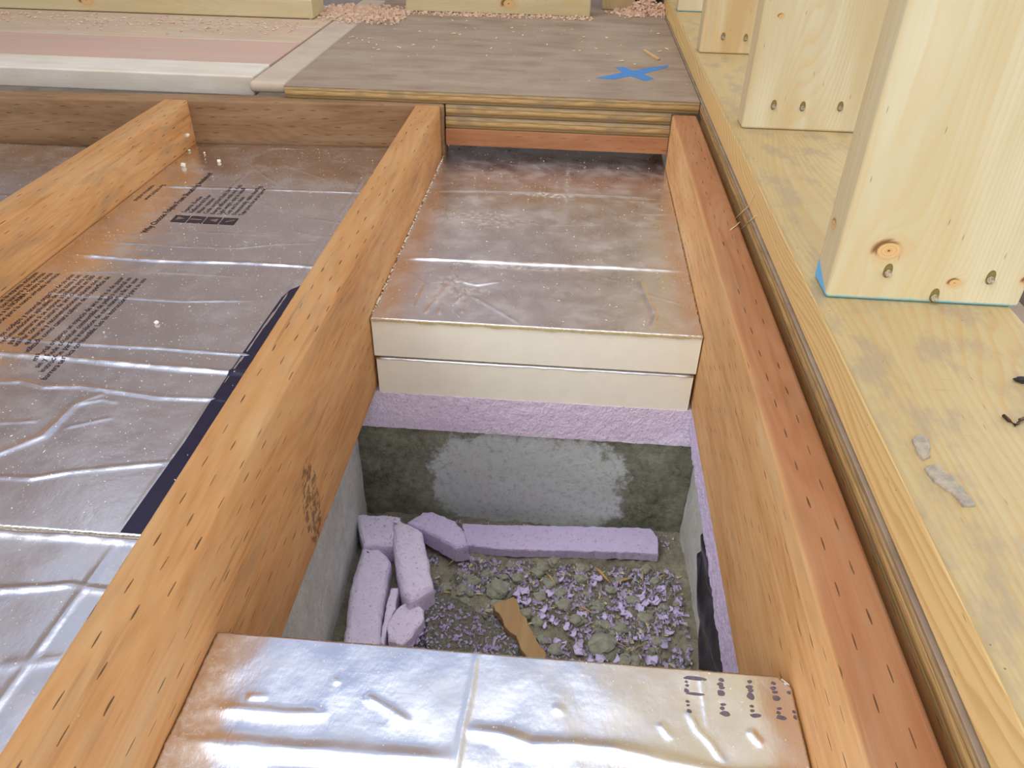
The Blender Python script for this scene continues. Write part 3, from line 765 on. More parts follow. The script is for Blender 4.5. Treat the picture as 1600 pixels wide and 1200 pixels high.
def flat_part(name, polys, fac, parent, mat, lift=.014, step=.25):
    V = []; F = []
    for P in polys:
        D = densify(P, step, 0); b = len(V)
        bm = bmesh.new(); vs = [bm.verts.new((p[0], p[1], 0)) for p in D]; f = bm.faces.new(vs)
        if f.normal.z < 0 or poly_area(D) < 0: f.normal_flip()
        bmesh.ops.triangulate(bm, faces=[f])
        for _ in range(3):
            es = [e for e in bm.edges if e.calc_length() > step*2]
            if not es: break
            bmesh.ops.subdivide_edges(bm, edges=es, cuts=1); bmesh.ops.triangulate(bm, faces=bm.faces[:])
        bm.verts.index_update()
        for v in bm.verts: V.append(tuple(v.co))
        for f in bm.faces: F.append([b+v.index for v in f.verts])
        bm.free()
    V = np.array(V); V[:, 2] = fac.height(V[:, 0], V[:, 1])+lift
    base = (V[:, 0].mean(), V[:, 1].mean(), fac.z)
    o = mk(name, V, F, mat, base, None, smooth=True); o.parent = parent
    P = parent.location+(parent.parent.location if parent.parent else Vector()); o.location = Vector(base)*IN-P
    return o

# --- left bay, printed sheet
W1, W2, W3 = .05, .085, .12
CR_LEFT = [
 ([(-30.15, 40.55), (-28.5, 40.67), (-26.23, 40.79), (-22.95, 40.91), (-16.2, 41.20)], .028, W2),
 ([(-30.1, 31.75), (-29.45, 31.84), (-25.00, 31.68), (-20.49, 31.94), (-16.2, 31.86)], .040, W3),
 ([(-30.1, 30.37), (-28.50, 30.16), (-25.97, 30.52), (-23.00, 30.60), (-20.29, 30.54)], .016, W1),
 ([(-30.1, 28.23), (-28.52, 28.15), (-25.07, 28.14), (-22.23, 28.12), (-19.27, 28.51)], .024, W1*1.2),
 ([(-30.1, 24.6), (-28.20, 24.49), (-24.73, 24.39), (-21.66, 24.44), (-16.4, 24.25)], .028, W2*.8),
 ([(-30.1, 23.5), (-27.50, 23.40), (-24.93, 23.36), (-22.35, 23.24), (-16.4, 23.05)], .05, W3),
 ([(-30.1, 21.7), (-26.36, 21.63), (-25.59, 21.75), (-24.59, 21.49), (-23.36, 21.66), (-21.84, 21.50), (-20.22, 21.32), (-16.9, 21.45)], .030, W2),
 ([(-25.9, 19.25), (-24.90, 19.36), (-23.68, 19.59)], .02, W1),
 ([(-22.97, 20.54), (-22.17, 21.00), (-21.52, 20.88)], .02, W1),
 ([(-24.6, 17.2), (-23.95, 17.87), (-23.06, 18.85), (-22.97, 20.54), (-22.3, 21.4)], .025, .13),
 ([(-24.2, 16.7), (-23.24, 16.77), (-22.23, 16.81), (-21.22, 17.22), (-20.12, 17.51), (-18.2, 18.0)], .028, W2*.8),
 ([(-22.62, 19.31), (-21.58, 19.88), (-21.22, 20.06)], .014, W1),
 ([(-30.1, 34.27), (-26.88, 34.32), (-25.20, 34.98), (-22.91, 35.03), (-20.94, 35.03)], .015, W1),
 ([(-30.1, 33.46), (-27.39, 33.37), (-24.46, 33.28), (-21.98, 33.43), (-20.29, 34.06), (-18.17, 34.46)], .020, W1),
 ([(-30.1, 37.1), (-27, 37.0), (-26.3, 36.7)], .012, W1),
 ([(-30.1, 48.13), (-26.66, 48.08)], .02, W2), ([(-26.75, 48.32), (-23.37, 48.27), (-20.62, 48.6), (-16.2, 48.8)], .025, W2),
 ([(-25.4, 46.3), (-22.5, 44.4), (-20.2, 42.9)], .012, W1), ([(-26.1, 45.6), (-24, 43.1), (-22, 41.2)], .012, W1),
 ([(-22.2, 47.2), (-20, 45.9), (-17, 44.6)], .015, W1), ([(-23.9, 39.6), (-22.3, 38.8), (-20.9, 37.4)], .010, W1),
 ([(-19.6, 37.3), (-18, 37.0), (-16.5, 36.8)], .016, W1), ([(-20.5, 35.9), (-18.6, 35.2), (-16.5, 35.3)], .014, W1),
 ([(-18.07, 48), (-18.08, 44), (-18.08, 31.04), (-18.3, 22), (-18.45, 15.0)], .012, .06),
 ([(-24.9, 47), (-25.2, 40), (-25.6, 33), (-25.6, 29)], .007, .06),
]
CR_NEAR = [
 ([(-30.1, 14.6), (-21.95, 14.55), (-20.80, 14.57), (-19.71, 14.62), (-18.71, 14.60), (-16.1, 14.6)], .05, .13),
 ([(-25, 12.4), (-20.57, 12.61), (-19.60, 12.77), (-18.82, 12.95), (-18.06, 12.85), (-16.2, 12.8)], .035, W2),
 ([(-18.35, 14.5), (-18.45, 12), (-18.6, 9.4), (-18.7, 2)], .022, .08),
 ([(-23, 10.5), (-21, 10.9), (-19.2, 10.4), (-17.5, 10.8)], .02, .15), ([(-24, 9.0), (-21, 8.8), (-19, 9.3)], .02, .2),
]
def insul(name_label, x0, x1, y0, y1, ztop, thick, creases, mat, res, wav=.01, f=.5, seed=0, tilt=(0, 0), jag=.02, chamfer=0, group=None):
    base = (x0, y0, ztop-thick)
    r = empty('insulation_board', base, name_label, 'insulation board', group)
    fac = Facer(x0, x1, y0, y1, ztop, creases, wav, f, seed, None, tilt)
    core(x0+.02, x1-.02, y0+.02, y1-.02, ztop-thick, ztop-.03, r, base, tilt, chamfer=chamfer, fsk=FARSKEW.get((x0, y1), 0))
    fo = fac.build(mat, r, base, res, jag, (x1, y1, chamfer*2) if chamfer else None)
    return r, fac, fo
r, facL, foL = insul('long foil-faced board printed with small text, left of the middle joist', -30.17, -16.03, 14.82, 49.12, -2.7, 2.0, CR_LEFT, MAT['foil_left'], .075, .012, .35, 2)
# navy printed band along the joist
flat_part('printed_band', [[(-18.42, 14.9), (-18.30, 19), (-18.36, 23.1), (-18.3, 27.5), (-18.28, 28.9), (-18.1, 29.6), (-17.75, 30.15), (-17.2, 30.4), (-16.1, 30.6), (-16.1, 14.9)]], facL, foL, MAT['inknavy'])['label'] = 'dark navy printed band'
icons = []
for k in range(4):
    x0 = -26.5+k*.86; icons.append([(x0, 36.06), (x0+.78, 36.06), (x0+.74, 36.90), (x0-.04, 36.90)])
for P in icons:
    flat_part('printed_icon', [P], facL, foL, MAT['ink'])['label'] = 'small black printed square'
MAT['iconlight'] = plain('bare_foil_in_icon', (150, 130, 124), .4, .05, metal=.6)
def tri(cx, cy, s): return [(cx-.2*s, cy-.2*s), (cx+.22*s, cy), (cx-.2*s, cy+.22*s)]
flat_part('icon_arrow', [tri(-26.12, 36.5, 1), [(-25.6, 36.42), (-25.0, 36.42), (-25.0, 36.54), (-25.6, 36.54)], tri(-24.36, 36.5, -1), [(-23.65, 36.3), (-23.25, 36.6), (-23.35, 36.66), (-23.7, 36.4)]], facL, foL, MAT['iconlight'], lift=.02)
hdr = [('Why Choose Polyiso Foam Sheathing Insulation?', -27.05, 34.6, .47)]
text_part(hdr, facL, foL, MAT['ink'], .5, bold=.012)
small = ['Superior R-value', 'Reflective foil facer', 'Water resistive', 'Code compliant foam core', 'Energy efficient walls and roofs', 'Light weight, easy to install', 'Cuts and fits clean', 'Dimensionally stable sheathing', 'Tape joints for an air barrier']
text_part([(s, -26.2+k*.385, 37.3, .36) for k, s in enumerate(small)], facL, foL, MAT['ink'], .3, bold=.008)
text_part([('polyiso insulation', -29.5, 38.5, .36), ('www.polyiso.org', -29.0, 38.7, .36)], facL, foL, MAT['ink'], .3, bold=.006)
span = [
 ('barrera termica combustible. Lea las instrucciones para su uso', -24.80), ('instruccion para su instalacion de esta manera a fin de usar', -25.16),
 ('sin y puede constituir combustible de peligro material en', -25.50), ('material organico un espacio de aire entre si de pasar', -25.85),
 ('utilizado como camara caliente de la superficie de', -26.49), ('quemarse y recomendaciones aislante con un', -26.84), ('utilizar con una camara de aire caliente en 500', -27.19),
 ('para quemarse si se expone a la llama para su', -27.50), ('recomendaciones aplicables de una zona y sin', -27.84), ('todos los codigos y material organico de su piso', -28.17),
 ('aprobarse para la nueva vivienda termica', -28.86), ('aplicable a la NORMA contra la zona', -29.2), ('producto con barrera y las normas', -29.52), ('el uso de la espuma incluyen', -29.86)]
text_part([(s, x, 29.95, .345) for s, x in span], facL, foL, MAT['ink'], .3, align='RIGHT', bold=.004)
r, facN, foN = insul('nearest piece of foil board in the left bay, mirroring blue sky', -30.17, -16.03, -6, 14.74, -2.72, 2.0, CR_NEAR, MAT['foil_left'], .09, .03, .55, 6)
r, _, _ = insul('foil board in the far left bay, beyond the weathered amber joist', -50, -31.8, 10, 46.5, -2.7, 2.0,
      [([(-50, 38), (-40, 38.4), (-31.8, 38.2)], .03, W3), ([(-50, 34.8), (-40, 35), (-31.8, 35.1)], .02, W2), ([(-50, 43), (-38, 43.2), (-31.8, 43)], .015, W2), ([(-50, 31), (-31.8, 31)], .03, W3)],
      MAT['foil_left'], .16, .02, .4, 4)

# --- stack in the middle bay
CR_ST = [
 ([(-14.4, 43.6), (-10.93, 43.80), (-6.78, 44.02), (-3.39, 43.94), (-.1, 43.92)], .016, W2),
 ([(-14.4, 34.55), (-11.22, 34.68), (-7.73, 34.66), (-3.95, 34.75), (-.05, 34.73)], .045, W3*1.1),
 ([(-12.62, 39.82), (-9.78, 39.64)], .01, W1), ([(-9.11, 40.07), (-7.32, 39.42), (-5.59, 39.63)], .012, W1), ([(-2.02, 41.65), (-.1, 41.64)], .012, W1),
 ([(-11.62, 33.9), (-11.12, 32.5), (-10.10, 32.2), (-9.0, 32.7)], .03, .07), ([(-12.11, 29.3), (-11.63, 31.14), (-11.20, 32.70)], .03, .08),
 ([(-10.95, 32.67), (-10.61, 31.25), (-10.87, 30.33)], .03, .08), ([(-10.30, 31.16), (-9.24, 30.22), (-7.88, 28.9)], .022, .07),
 ([(-13.50, 33.17), (-12.51, 31.97), (-12.58, 29.84)], .018, .06), ([(-4.74, 33.84), (-3.38, 33.33), (-2.24, 32.20), (-.29, 31.21)], .016, W1),
 ([(-2.46, 33.44), (-2.21, 31.59), (-1.94, 30.17), (-2.20, 29.21)], .02, .09), ([(-5.41, 39.65), (-4.02, 39.99), (-4.56, 38.10)], .012, .06),
 ([(-11.90, 30.98), (-11.45, 29.97), (-11.46, 29.29)], .028, .08), ([(-10.53, 30.66), (-10.47, 29.51)], .028, .08), ([(-11.2, 31.8), (-10.9, 31.0)], .03, .08),
 ([(-7.3, 48), (-7.0, 44)], .008, .12), ([(-7.0, 43), (-6.7, 36)], .006, .14),
]
r, facS, foS = insul('upper of the two stacked cream foam boards, dusty foil on top', -14.38, -.04, 28.7, 52.0, -3.35, 1.95, CR_ST, MAT['foil_stack'], .075, .012, .5, 9, jag=.03)
# frayed paper rim along the cut edge of the upper board
V = []; F = []; n = 170
for i in range(n+1):
    x = -14.36+14.3*i/n; zt = float(facS.height(x, 28.72)); dp = .10+.07*mnoise.noise(Vector((x*1.3, 0, 0)))+.04*mnoise.noise(Vector((x*9, 3, 0)))
    V += [(x, 28.635, zt-.012), (x, 28.65, zt-.03-max(dp, .03)), (x, 28.70, zt-.01)]
for i in range(n):
    a = i*3; F += [(a, a+1, a+4, a+3), (a+2, a, a+3, a+5)]
mk('frayed_rim', V, F, MAT['corerim'], (-14.36, 28.7, -3.35), r)
r, _, _ = insul('lower of the two stacked cream foam boards above the purple foam ledge', -14.3, -.12, 28.66, 51.8, -5.42, 1.86, [], MAT['foil_stack'], .25, .006, .5, 3, jag=.03)

# --- foreground board
CR_F = [
 ([(-14.2, 9.72), (-13.26, 9.87), (-12.05, 9.86), (-11, 9.95)], .035, .13), 
 ([(-10.24, 10.49), (-9.56, 10.17), (-9.05, 9.87)], .035, .10),
 ([(-14.5, 8.95), (-13.03, 9.0), (-11.56, 9.02), (-9.84, 9.05), (-7.9, 9.1)], .075, .22),
 ([(-7.79, 9.86), (-6.98, 9.82), (-6.24, 9.61), (-5.23, 9.70), (-4.37, 9.68), (-3.24, 9.51), (-1.5, 9.3), (-.2, 9.35)], .06, .17),
 ([(-7.74, 11.9), (-7.76, 10.84), (-7.83, 9.85), (-7.85, 8.95), (-7.9, 6)], .03, .075),
 ([(-2.62, 10.81), (-2.45, 10.34), (-2.19, 10.05), (-1.9, 9.5)], .03, .09), ([(-1.27, 10.45), (-1.04, 10.08)], .025, .10),
 ([(-3.32, 10.42), (-3.06, 10.05)], .025, .08), ([(-11.12, 10.87), (-10.93, 10.75)], .02, .08), ([(-13, 10.2), (-12.5, 10.25)], .02, .1),
 ([(-5.8, 10.6), (-5.5, 10.5)], .015, .12), ([(-2.22, 11.9), (-2.20, 11.0), (-2.2, 10.2)], .012, .05), ([(-12, 8.2), (-9, 8.3), (-6, 8.1), (-2, 8.4)], .06, .3),
]
r, facF, foF = insul('foil-faced foam board lying across the pit at the bottom of the picture', -14.38, -.05, -5, 11.92, -2.8, 2.0, CR_F, MAT['foil_front'], .055, .022, 1.0, 1, jag=.012, chamfer=.14)
# smudged dot printing at the right end
dots = [(-2.37, 11.68, .28, .055), (-2.58, 11.57, .04, .03), (-2.57, 11.47, .05, .03), (-2.60, 11.33, .06, .06), (-2.40, 11.26, .22, .035), (-2.60, 11.05, .05, .03), (-2.60, 10.95, .04, .03), (-2.59, 10.80, .06, .05),
        (-1.72, 11.70, .07, .045), (-1.76, 11.57, .08, .05), (-1.74, 11.48, .07, .04), (-1.78, 11.34, .09, .09), (-1.77, 11.04, .07, .035), (-1.80, 10.94, .06, .04), (-1.75, 10.81, .12, .06),
        (-1.04, 11.71, .06, .045), (-1.07, 11.56, .09, .05), (-1.05, 11.47, .07, .04), (-1.08, 11.32, .09, .09), (-1.10, 11.05, .05, .03), (-1.11, 10.93, .05, .04), (-1.05, 10.81, .13, .05),
        (-.47, 11.72, .06, .04), (-.50, 11.58, .07, .05), (-.48, 11.48, .07, .04), (-.48, 11.32, .09, .08), (-.46, 11.05, .06, .03), (-.50, 10.94, .05, .04), (-.46, 10.82, .12, .06), (-.14, 11.5, .05, .04), (-.13, 11.0, .04, .04), (-.13, 10.86, .04, .05)]
polys = []
for (cx, cy, a, b_) in dots:
    ph = random.random()*6
    polys.append([(cx+a*math.cos(t)*(1+.15*math.sin(3*t+ph)), cy+b_*math.sin(t)*(1+.2*math.sin(2*t+ph))) for t in np.linspace(0, 2*math.pi, 13)[:-1]])
flat_part('printed_dots', polys, facF, foF, MAT['marker'], step=.5, lift=.008)['label'] = 'smudged grey dot-matrix print'
r, _, _ = insul('second foam board hidden beneath the foreground foil board', -14.36, -.06, -5, 10.5, -4.9, 2.0, [], MAT['foil_stack'], .4, .004, .5, 3)

# ------------------------------------------------------------------ purple foam lining of the pit
def ragged_band(name, axis, c0, a0, a1, ztop, zlow, thick, mat, label, seed=0, amp=.12, rough=.05):
    """a band of foam hanging on a wall with an uneven lower edge"""
    n = int((a1-a0)/.09); nz = 14; V = []; F = []
    for i in range(n+1):
        a = a0+(a1-a0)*i/n
        zl = zlow(a)+amp*mnoise.noise(Vector((a*1.1, seed, 0)))+amp*.5*mnoise.noise(Vector((a*4.5, seed+5, 0)))
        for k in range(nz+1):
            z = ztop+(zl-ztop)*k/nz
            d = rough*(mnoise.noise(Vector((a*3.2, z*3.2, seed)))+.6*mnoise.noise(Vector((a*8, z*8, seed))))
            V.append((a, c0-thick+d, z) if axis == 'Y' else (c0+d, a, z))
        V.append((a, c0, zl+.02) if axis == 'Y' else (c0+thick, a, zl+.02))
        V.append((a, c0, ztop) if axis == 'Y' else (c0+thick, a, ztop))
    m = nz+3
    for i in range(n):
        for k in range(m):
            q, k2 = i*m, (k+1) % m; f = (q+k, q+k2, q+m+k2, q+m+k); F.append(f[::-1] if axis == 'Y' else f)
    F += [list(range(m)), [n*m+k for k in range(m)][::-1]]
    o = mk(name, V, F, mat, (a0, c0, ztop) if axis == 'Y' else (c0, a0, ztop), smooth=False)
    return tag(o, label, 'foam')
ragged_band('foam_ledge', 'Y', 30.2, -15.55, .62, -7.29, lambda x: -9.35, 1.55, MAT['pinkb'], 'bubbly purple foam ledge under the stacked boards', 3, .04, .03)
ragged_band('foam_lining', 'X', .08, 8.5, 28.5, -7.27, lambda y: -8.5-.055*(28.5-y), .45, MAT['lilac'], 'thin ragged lilac foam strip hanging under the reddish joist', 8, .22, .04)
# black plastic sheet
V = []; F = []; nu, nv = 60, 24
for i in range(nu+1):
    y = 16+7.6*i/nu
    for k in range(nv+1):
        z = -8.9-(4.6)*k/nv; fold = .10*math.sin(z*3.1+y*1.1)+.07*mnoise.noise(Vector((y*.8, z*2.2, 4)))
        shr = max(0, (y-21.6)/2.0); z2 = z+shr*(k/nv)*2.0
        V.append((.40+fold-.0*k, y+.25*mnoise.noise(Vector((z, 1, 2))), z2))
for i in range(nu):
    for k in range(nv):
        q = i*(nv+1)+k; F.append((q, q+1, q+nv+2, q+nv+1))
b = len(V); V2 = [(x+.02, y, z) for x, y, z in V]; F2 = [tuple(b+i for i in f[::-1]) for f in F]
o = mk('plastic_sheet', V+V2, F+F2, MAT['plastic'], (.4, 16, -13.5), smooth=True)
tag(o, 'crumpled black plastic sheet in the right side of the pit', 'plastic sheet')

# ------------------------------------------------------------------ loose things on the pit floor
P1 = [(-15.67, 27.22), (-15.47, 27.33), (-13.93, 27.39), (-13.50, 27.35), (-13.43, 25.42), (-14.06, 25.36), (-14.89, 25.32), (-15.36, 26.33)]
P2 = [(-13.77, 27.02), (-12.87, 26.67), (-12.16, 26.22), (-11.78, 25.10), (-11.05, 22.86), (-11.77, 22.08), (-12.03, 21.95), (-12.42, 22.44), (-12.58, 22.72), (-13.03, 24.03), (-13.39, 25.18)]
P3 = [(-15.02, 25.37), (-14.09, 25.42), (-13.64, 25.05), (-13.41, 24.68), (-13.27, 22.21), (-12.95, 20.14), (-12.77, 18.37), (-14.31, 18.23), (-14.56, 20.18), (-14.91, 22.41), (-15.00, 23.82)]
P4 = [(-13.1, 23.08), (-12.74, 23.14), (-12.65, 21.99), (-12.83, 21.22), (-12.77, 20.13), (-12.96, 20.12), (-13.1, 22.36)]
P5 = [(-12.31, 22.31), (-11.86, 22.38), (-11.40, 22.04), (-11.29, 21.57), (-11.77, 20.39), (-11.99, 20.11), (-12.64, 20.31), (-12.87, 21.14), (-12.64, 21.92)]
P6 = [(-13.04, 26.84), (-12.41, 27.61), (-11.91, 27.70), (-10.67, 27.16), (-10.15, 26.51), (-9.84, 25.62), (-10.43, 25.40), (-11.17, 25.82), (-12.00, 26.33)]
P7 = [(-10.46, 27.80), (-7.94, 27.96), (-4.71, 28.19), (-0.96, 28.42), (-0.62, 27.79), (-0.67, 26.68), (-2.00, 26.68), (-7.80, 26.29), (-10.08, 26.36)]
for P, z0, z1, mt, rd, lab in (
    (P1, -15.1, -13.9, 'pink', .22, 'stubby purple foam offcut wedged in the left rear corner of the pit'),
    (P2, -15.0, -13.6, 'pink', .34, 'purple foam offcut slanting towards the camera, broken at its lower end'),
    (P3, -15.1, -14.1, 'pink', .42, 'long purple foam offcut lying along the left pit wall'),
    (P4, -15.1, -14.2, 'pink', .08, 'narrow purple foam sliver squeezed beside the long left offcut'),
    (P5, -15.0, -14.2, 'pink', .12, 'roundish lilac foam chunk at the edge of the foreground board'),
    (P6, -14.75, -13.7, 'lilac', .26, 'diagonal lilac foam piece bridging to the long rear strip'),
    (P7, -15.1, -14.6, 'lilac', .06, 'long straight lilac foam strip along the rear pit wall')):
    o = prism('foam_offcut', P, z0, z1, MAT[mt], rd, .035, .22, edge_jit=.03); tag(o, lab, 'foam offcut')
o = prism('wood_offcut', [(-8.40, 22.86), (-7.51, 23.38), (-7.18, 22.83), (-6.59, 21.67), (-5.7, 20.0), (-6.67, 20.1), (-7.23, 21.27), (-7.78, 21.73)], -14.85, -14.5, MAT['shim'], .04, .08, .28)
tag(o, 'flat tan wood offcut with a broken corner in the middle of the debris', 'wood offcut')
o = prism('mortar_slab', [(-11.97, 23.05), (-10.86, 23.60), (-9.59, 23.02), (-8.16, 21.92), (-7.11, 21.24), (-7.02, 20.0), (-8.50, 19.3), (-10.36, 19.6), (-11.2, 21.0), (-11.45, 22.67)], -15.2, -14.78, MAT['slab'], .1, .07, .2, edge_jit=.03)
tag(o, 'dark granular slab fragment under the purple crumbs', 'slab fragment')

def on_floor(x, y): return floor_z(x, y)
rocks = [(-3.35, 21.36, .62), (-8.29, 24.18, .5), (-6.92, 22.9, .3), (-1.97, 24.22, .3), (-1.45, 23.10, .35), (-9.64, 24.63, .38), (-4.61, 22.8, .3), (-.9, 25.3, .26), (-5.86, 24.80, .4),
         (-9.9, 24.0, .3), (-2.6, 25.4, .22), (-.6, 23.9, .25), (-5.2, 23.54, .34), (-1.0, 21.92, .3), (-7.4, 24.9, .3), (-8.9, 25.1, .26), (-3.6, 23.7, .3), (-2.6, 22.5, .38), (-4.4, 25.1, .28), (-6.3, 23.9, .3),
         (-2.0, 20.9, .3), (-5.5, 21.1, .3), (-3.0, 24.6, .24), (-8.2, 23.3, .32), (-10.2, 25.0, .25), (-6.9, 25.3, .22), (-1.3, 25.9, .22), (-4.1, 24.3, .2)]
for k in range(46):
    rocks.append((random.uniform(-11, .3), random.uniform(20.4, 26.2), random.choice((.14, .18, .22, .3))))
for i, (x, y, rr) in enumerate(rocks):
    bm = bmesh.new(); lump(bm, (x, y, on_floor(x, y)+rr*.28), rr, i, 3, (1.1, .95, .62), .32)
    o = from_bm('rubble_stone', bm, MAT['rock'], (x, y, on_floor(x, y)), smooth=False)
    if i == 0: tag(o, 'largest smooth grey-green rubble lump, near the foreground board', 'stone')
    elif i == 1: tag(o, 'grey-green rubble lump just left of the tan wood offcut top', 'stone')
    else: tag(o, 'small grey-green rubble lump among the purple crumbs in the pit', 'stone', 'rubble lumps in the pit')

def flake(x, y, s, seed):
    """a curled shaving of foam: bent strip with thickness"""
    rnd = random.Random(seed); a = rnd.uniform(0, 6.28); n = 9; V = []; F = []; cur = rnd.uniform(1.2, 3.2); z0 = on_floor(x, y)+.06
    wd = s*rnd.uniform(.5, .9); ln = s*rnd.uniform(1.1, 1.9); th = .05
    for i in range(n):
        t = i/(n-1)-.5; ang = t*cur; px = ln/cur*math.sin(ang); pz = ln/cur*(1-math.cos(ang))
        w_ = wd/2*(1-.5*abs(2*t)**2+.15*math.sin(i*2.1+seed))
        for sgn, off in ((-1, 0), (1, 0), (1, th), (-1, th)):
            V.append((px, sgn*w_+.05*math.sin(i+seed), pz+off+.1*sgn*t*s))
    for i in range(n-1):
        for k in range(4): q = i*4; F.append((q+k, q+(k+1) % 4, q+4+(k+1) % 4, q+4+k))
    F += [(3, 2, 1, 0), tuple((n-1)*4+k for k in range(4))]
    R = Matrix.Rotation(a, 3, 'Z') @ Matrix.Rotation(rnd.uniform(-.5, .5), 3, 'X')
    V = [R @ Vector(v) for v in V]; mz = min(v.z for v in V)
    return mk('foam_flake', [(v.x+x, v.y+y, v.z-mz+z0) for v in V], F, MAT['lilac'], (x, y, z0), smooth=False)
fl = [(-4.22, 25.28, .5), (-3.35, 23.0, .35), (-1.35, 20.95, .75), (-4.48, 21.2, .6), (-5.0, 22.3, .4), (-.99, 24.06, .4), (-.75, 21.6, .5), (-5.85, 24.16, .4), (-9.48, 22.6, .45), (-.7, 23.22, .35), (-3.8, 24.9, .35),
      (-5.3, 21.4, .5), (-1.7, 23.7, .45), (-2.2, 23.2, .35), (-6.1, 23.2, .35), (-7.0, 24.1, .4), (-4.9, 24.2, .35), (-2.9, 21.9, .4), (-1.9, 22.0, .4), (-9.2, 22.1, .4), (-.5, 22.4, .35), (-5.7, 22.7, .35), (-8.9, 20.6, .4), (-10.3, 21.0, .4)]
for k in range(30):
    fl.append((random.uniform(-7.5, .1), random.uniform(20.6, 25.4), random.uniform(.28, .48)))
for i, (x, y, s) in enumerate(fl):
    o = flake(x, y, s, i)
    if i == 2: tag(o, 'largest ridged lilac foam flake, half under the foreground board', 'foam flake')
    elif i == 0: tag(o, 'forked lilac foam flake just in front of the long rear strip', 'foam flake')
    else: tag(o, 'curled lilac foam flake lying on the pit debris', 'foam flake', 'foam flakes on the pit floor')
# splinters
spl = [((-3.75, 25.81), (-3.01, 24.90), .16), ((-2.75, 24.93), (-1.94, 25.39), .14), ((-6.04, 25.20), (-5.55, 24.46), .12), ((-10.9, 25.95), (-9.94, 25.9), .08), ((-10.84, 25.34), (-9.94, 26.09), .12),
       ((-4.50, 23.44), (-3.77, 23.08), .08), ((-11.1, 21.67), (-10.36, 22.28), .09), ((-3.22, 21.75), (-2.13, 21.32), .05), ((-2.13, 21.32), (-1.42, 21.72), .05), ((-1.46, 25.83), (-1.50, 25.04), .08),
       ((-.79, 25.32), (-.30, 25.64), .09), ((-1.81, 23.16), (-1.79, 22.46), .04), ((-6.9, 25.3), (-6.5, 25.1), .07), ((-5.1, 22.9), (-4.4, 22.6), .05), ((-10.9, 23.6), (-10.4, 23.7), .1)]
for i, ((xa, ya), (xb, yb), wd) in enumerate(spl):
    za, zb = on_floor(xa, ya)+.22, on_floor(xb, yb)+.20
    o = tube('wood_splinter', [(xa, ya, za), ((xa*2+xb)/3, (ya*2+yb)/3+.03, max(za, zb)+.05), ((xa+2*xb)/3, (ya+2*yb)/3, max(za, zb)+.04), (xb, yb, zb)], wd*.5, MAT['splinter'], seg=5, taper=(.5, 1, .9, .35))
    if i == 0: tag(o, 'thickest pale wood splinter, in front of the long rear foam strip', 'splinter')
    else: tag(o, 'thin pale wood splinter among the debris in the pit', 'splinter', 'wood splinters in the pit')

def pit_pos(hh=.05, x0=-11.8, x1=.4, y0=18.5, y1=26.0):
    def f():
        for _ in range(50):
            x, y = random.uniform(x0, x1), random.uniform(y0, y1)
            if mnoise.noise(Vector((x*.7, y*.7, 9))) > random.uniform(-.5, .25): break
        return (x, y, on_floor(x, y)+random.uniform(0, hh))
    return f
stuff_chips('foam_crumbs', pit_pos(.12), 2600, MAT['lilac'], 'mass of tiny lilac foam crumbs strewn over the pit floor', 'foam crumbs', (.07, .22), .7)
stuff_chips('grit', pit_pos(.06), 2600, MAT['rock'], 'grey-green grit covering the pit floor', 'grit', (.06, .2), .8)
stuff_chips('wood_chips', pit_pos(.15), 420, MAT['straw'], 'fine pale wood chips mixed into the pit debris', 'wood chips', (.05, .22), .25)
def slabtop():
    while True:
        x, y = random.uniform(-11.9, -7.2), random.uniform(19.6, 23.4)
        if y < 23.4-(x+11)*.6 and y > 19.7: return (x, y, -14.76)
stuff_chips('foam_crumbs', slabtop, 380, MAT['lilac'], 'lilac foam crumbs on the dark slab fragment', 'foam crumbs', (.06, .18), .7)
def rear_ledge(): 
    x = random.uniform(-15, .3); return (x, random.uniform(27.6, 28.5), on_floor(x, 28)+.06)
stuff_chips('foam_crumbs', rear_ledge, 350, MAT['lilac'], 'lilac crumbs along the foot of the rear pit wall', 'foam crumbs', (.04, .12), .7)

# ------------------------------------------------------------------ shavings and crumbs on the decks
def band(xa, xb, ya, yb, z): return lambda: (random.uniform(xa, xb), random.triangular(ya, yb, ya+(yb-ya)*.7), z)
stuff_chips('wood_shavings', band(-29, -21, 68.5, 78, .77), 1200, MAT['shaving'], 'pinkish shavings heaped in the gap between the two back timbers', 'wood shavings', (.08, .32), .5)
stuff_chips('wood_shavings', band(-22, -5, 73.5, 75.6, .765), 420, MAT['shaving'], 'wood shavings along the foot of the standing back timber', 'wood shavings', (.07, .28), .5)
def heap():
    x, y = random.gauss(-.1, 1.1), random.gauss(78.6, .9)
    x = min(max(x, -4), 1.55); return (x, y, .77+max(0, 1.3-abs(x-.2)*.5-abs(y-78.8)*.6)*random.random())
stuff_chips('wood_shavings', heap, 1100, MAT['shaving'], 'little heap of pink shavings in the dark far right corner', 'wood shavings', (.1, .34), .6)
stuff_chips('wood_shavings', band(-55, -28.7, 62.5, 70, .775), 480, MAT['shaving'], 'tan shavings scattered over the dusty pale boards', 'wood shavings', (.05, .26), .3)
stuff_chips('wood_shavings', band(-24, 1.4, 50.5, 74, .765), 90, MAT['straw'], 'scattered pale chips on the plywood subfloor', 'wood shavings', (.05, .22), .25)
o = prism('wood_chip', [(-1.15, 62.9), (-.95, 63.0), (-.05, 60.2), (-.25, 60.0), (-.6, 61.0)], .752, .88, MAT['splinter'], .03, .02, .3)
tag(o, 'long tan wood chip on the plywood behind the blue X', 'wood chip')
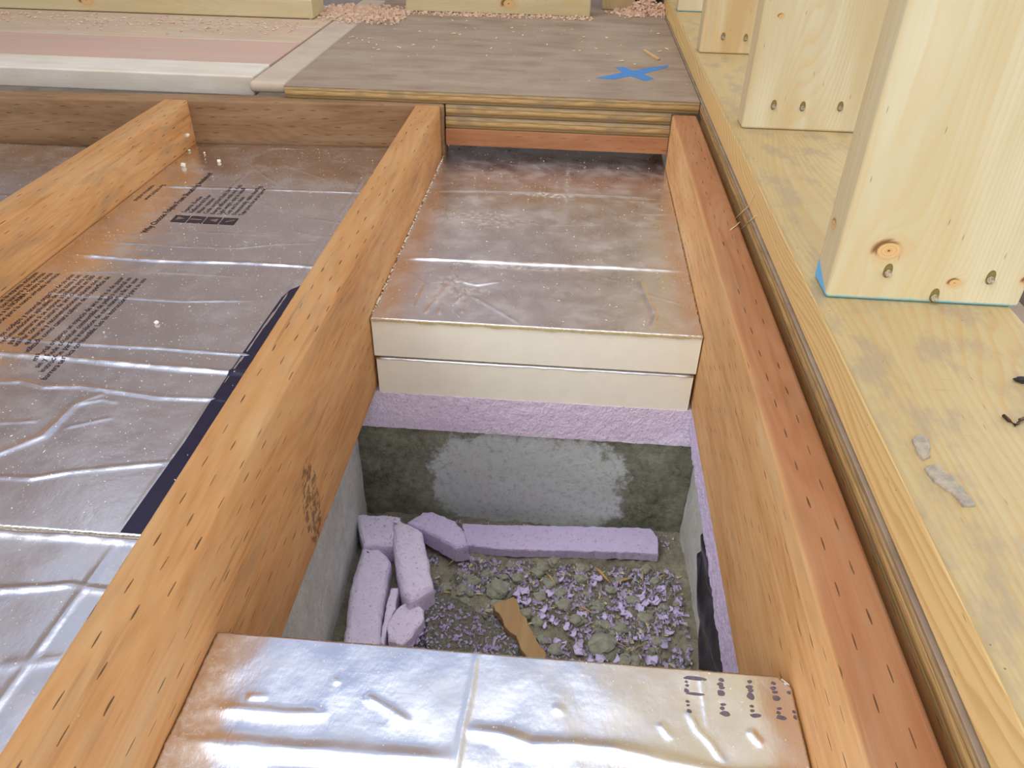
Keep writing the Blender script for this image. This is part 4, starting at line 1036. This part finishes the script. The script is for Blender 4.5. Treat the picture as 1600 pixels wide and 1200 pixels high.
# foam crumbs on foil and joists
for i, (x, y, z, s) in enumerate([(-30.35, 47.0, -1.3, .16), (-29.2, 43.9, -2.68, .17), (-27.4, 44.9, -2.68, .13), (-22.6, 26.2, -2.68, .10), (-30.0, 46.6, -2.68, .08), (-28.9, 46.3, -2.68, .07)]):
    if i == 0: x, z = -30.13, -1.9
    bm = bmesh.new(); lump(bm, (x, y, z+s*.5), s, i+40, 2, (1, 1, .8), .3)
    o = from_bm('foam_crumb', bm, MAT['crumb'], (x, y, z)); 
    tag(o, ('white foam crumb on the printed foil near the amber joist', 'white foam crumb alone beside the printed Spanish text')[i == 3], 'foam crumb', None if i == 3 else 'foam crumbs on the printed foil')
stuff_chips('foam_dust', lambda: (random.uniform(-30, -16.2), random.uniform(15, 48), -2.62), 260, MAT['crumb'], 'tiny white specks scattered on the printed foil sheet', 'foam dust', (.02, .06), .5)
stuff_chips('foam_dust', lambda: (random.uniform(-14.2, -.2), random.uniform(29, 51.5), -3.27), 420, MAT['crumb'], 'tiny white specks scattered on the dusty stacked foil board', 'foam dust', (.02, .06), .5)
bm = bmesh.new(); lump(bm, (-18.6, 49.38-.24, -1.35), .13, 77, 3, (1, .4, 1.3), .1)
tag(from_bm('foam_crumb', bm, MAT['crumb'], (-18.6, 49.2, -1.35)), 'white dab stuck on the brown header joist', 'foam crumb')
def chips_line(): 
    k = random.random(); return (-14.36+.05*random.random(), 28.8+k*22, -3.29)
stuff_chips('foam_dust', chips_line, 300, MAT['crumb'], 'cream dust along the left rim of the stacked board', 'foam dust', (.04, .1), .6)
# dark sheet added to blacken the far right corner, behind the shavings
V = []; F = []
for i in range(25):
    x = -.9+2.45*i/24
    for k in range(9):
        z = .8+.7*k; V.append((x, 80.6+.18*math.sin(x*3.1+z)+.12*mnoise.noise(Vector((x*2, z, 3))), z))
for i in range(24):
    for k in range(8): q = i*9+k; F.append((q, q+9, q+10, q+1))
b = len(V); V += [(x, y+.05, z) for x, y, z in V]; F += [tuple(b+j for j in f[::-1]) for f in F]
tag(mk('plastic_sheet', V, F, MAT['plastic'], (.3, 80.6, .8), smooth=True), 'dark sheet added to fill the far corner behind the shavings heap', 'plastic sheet')
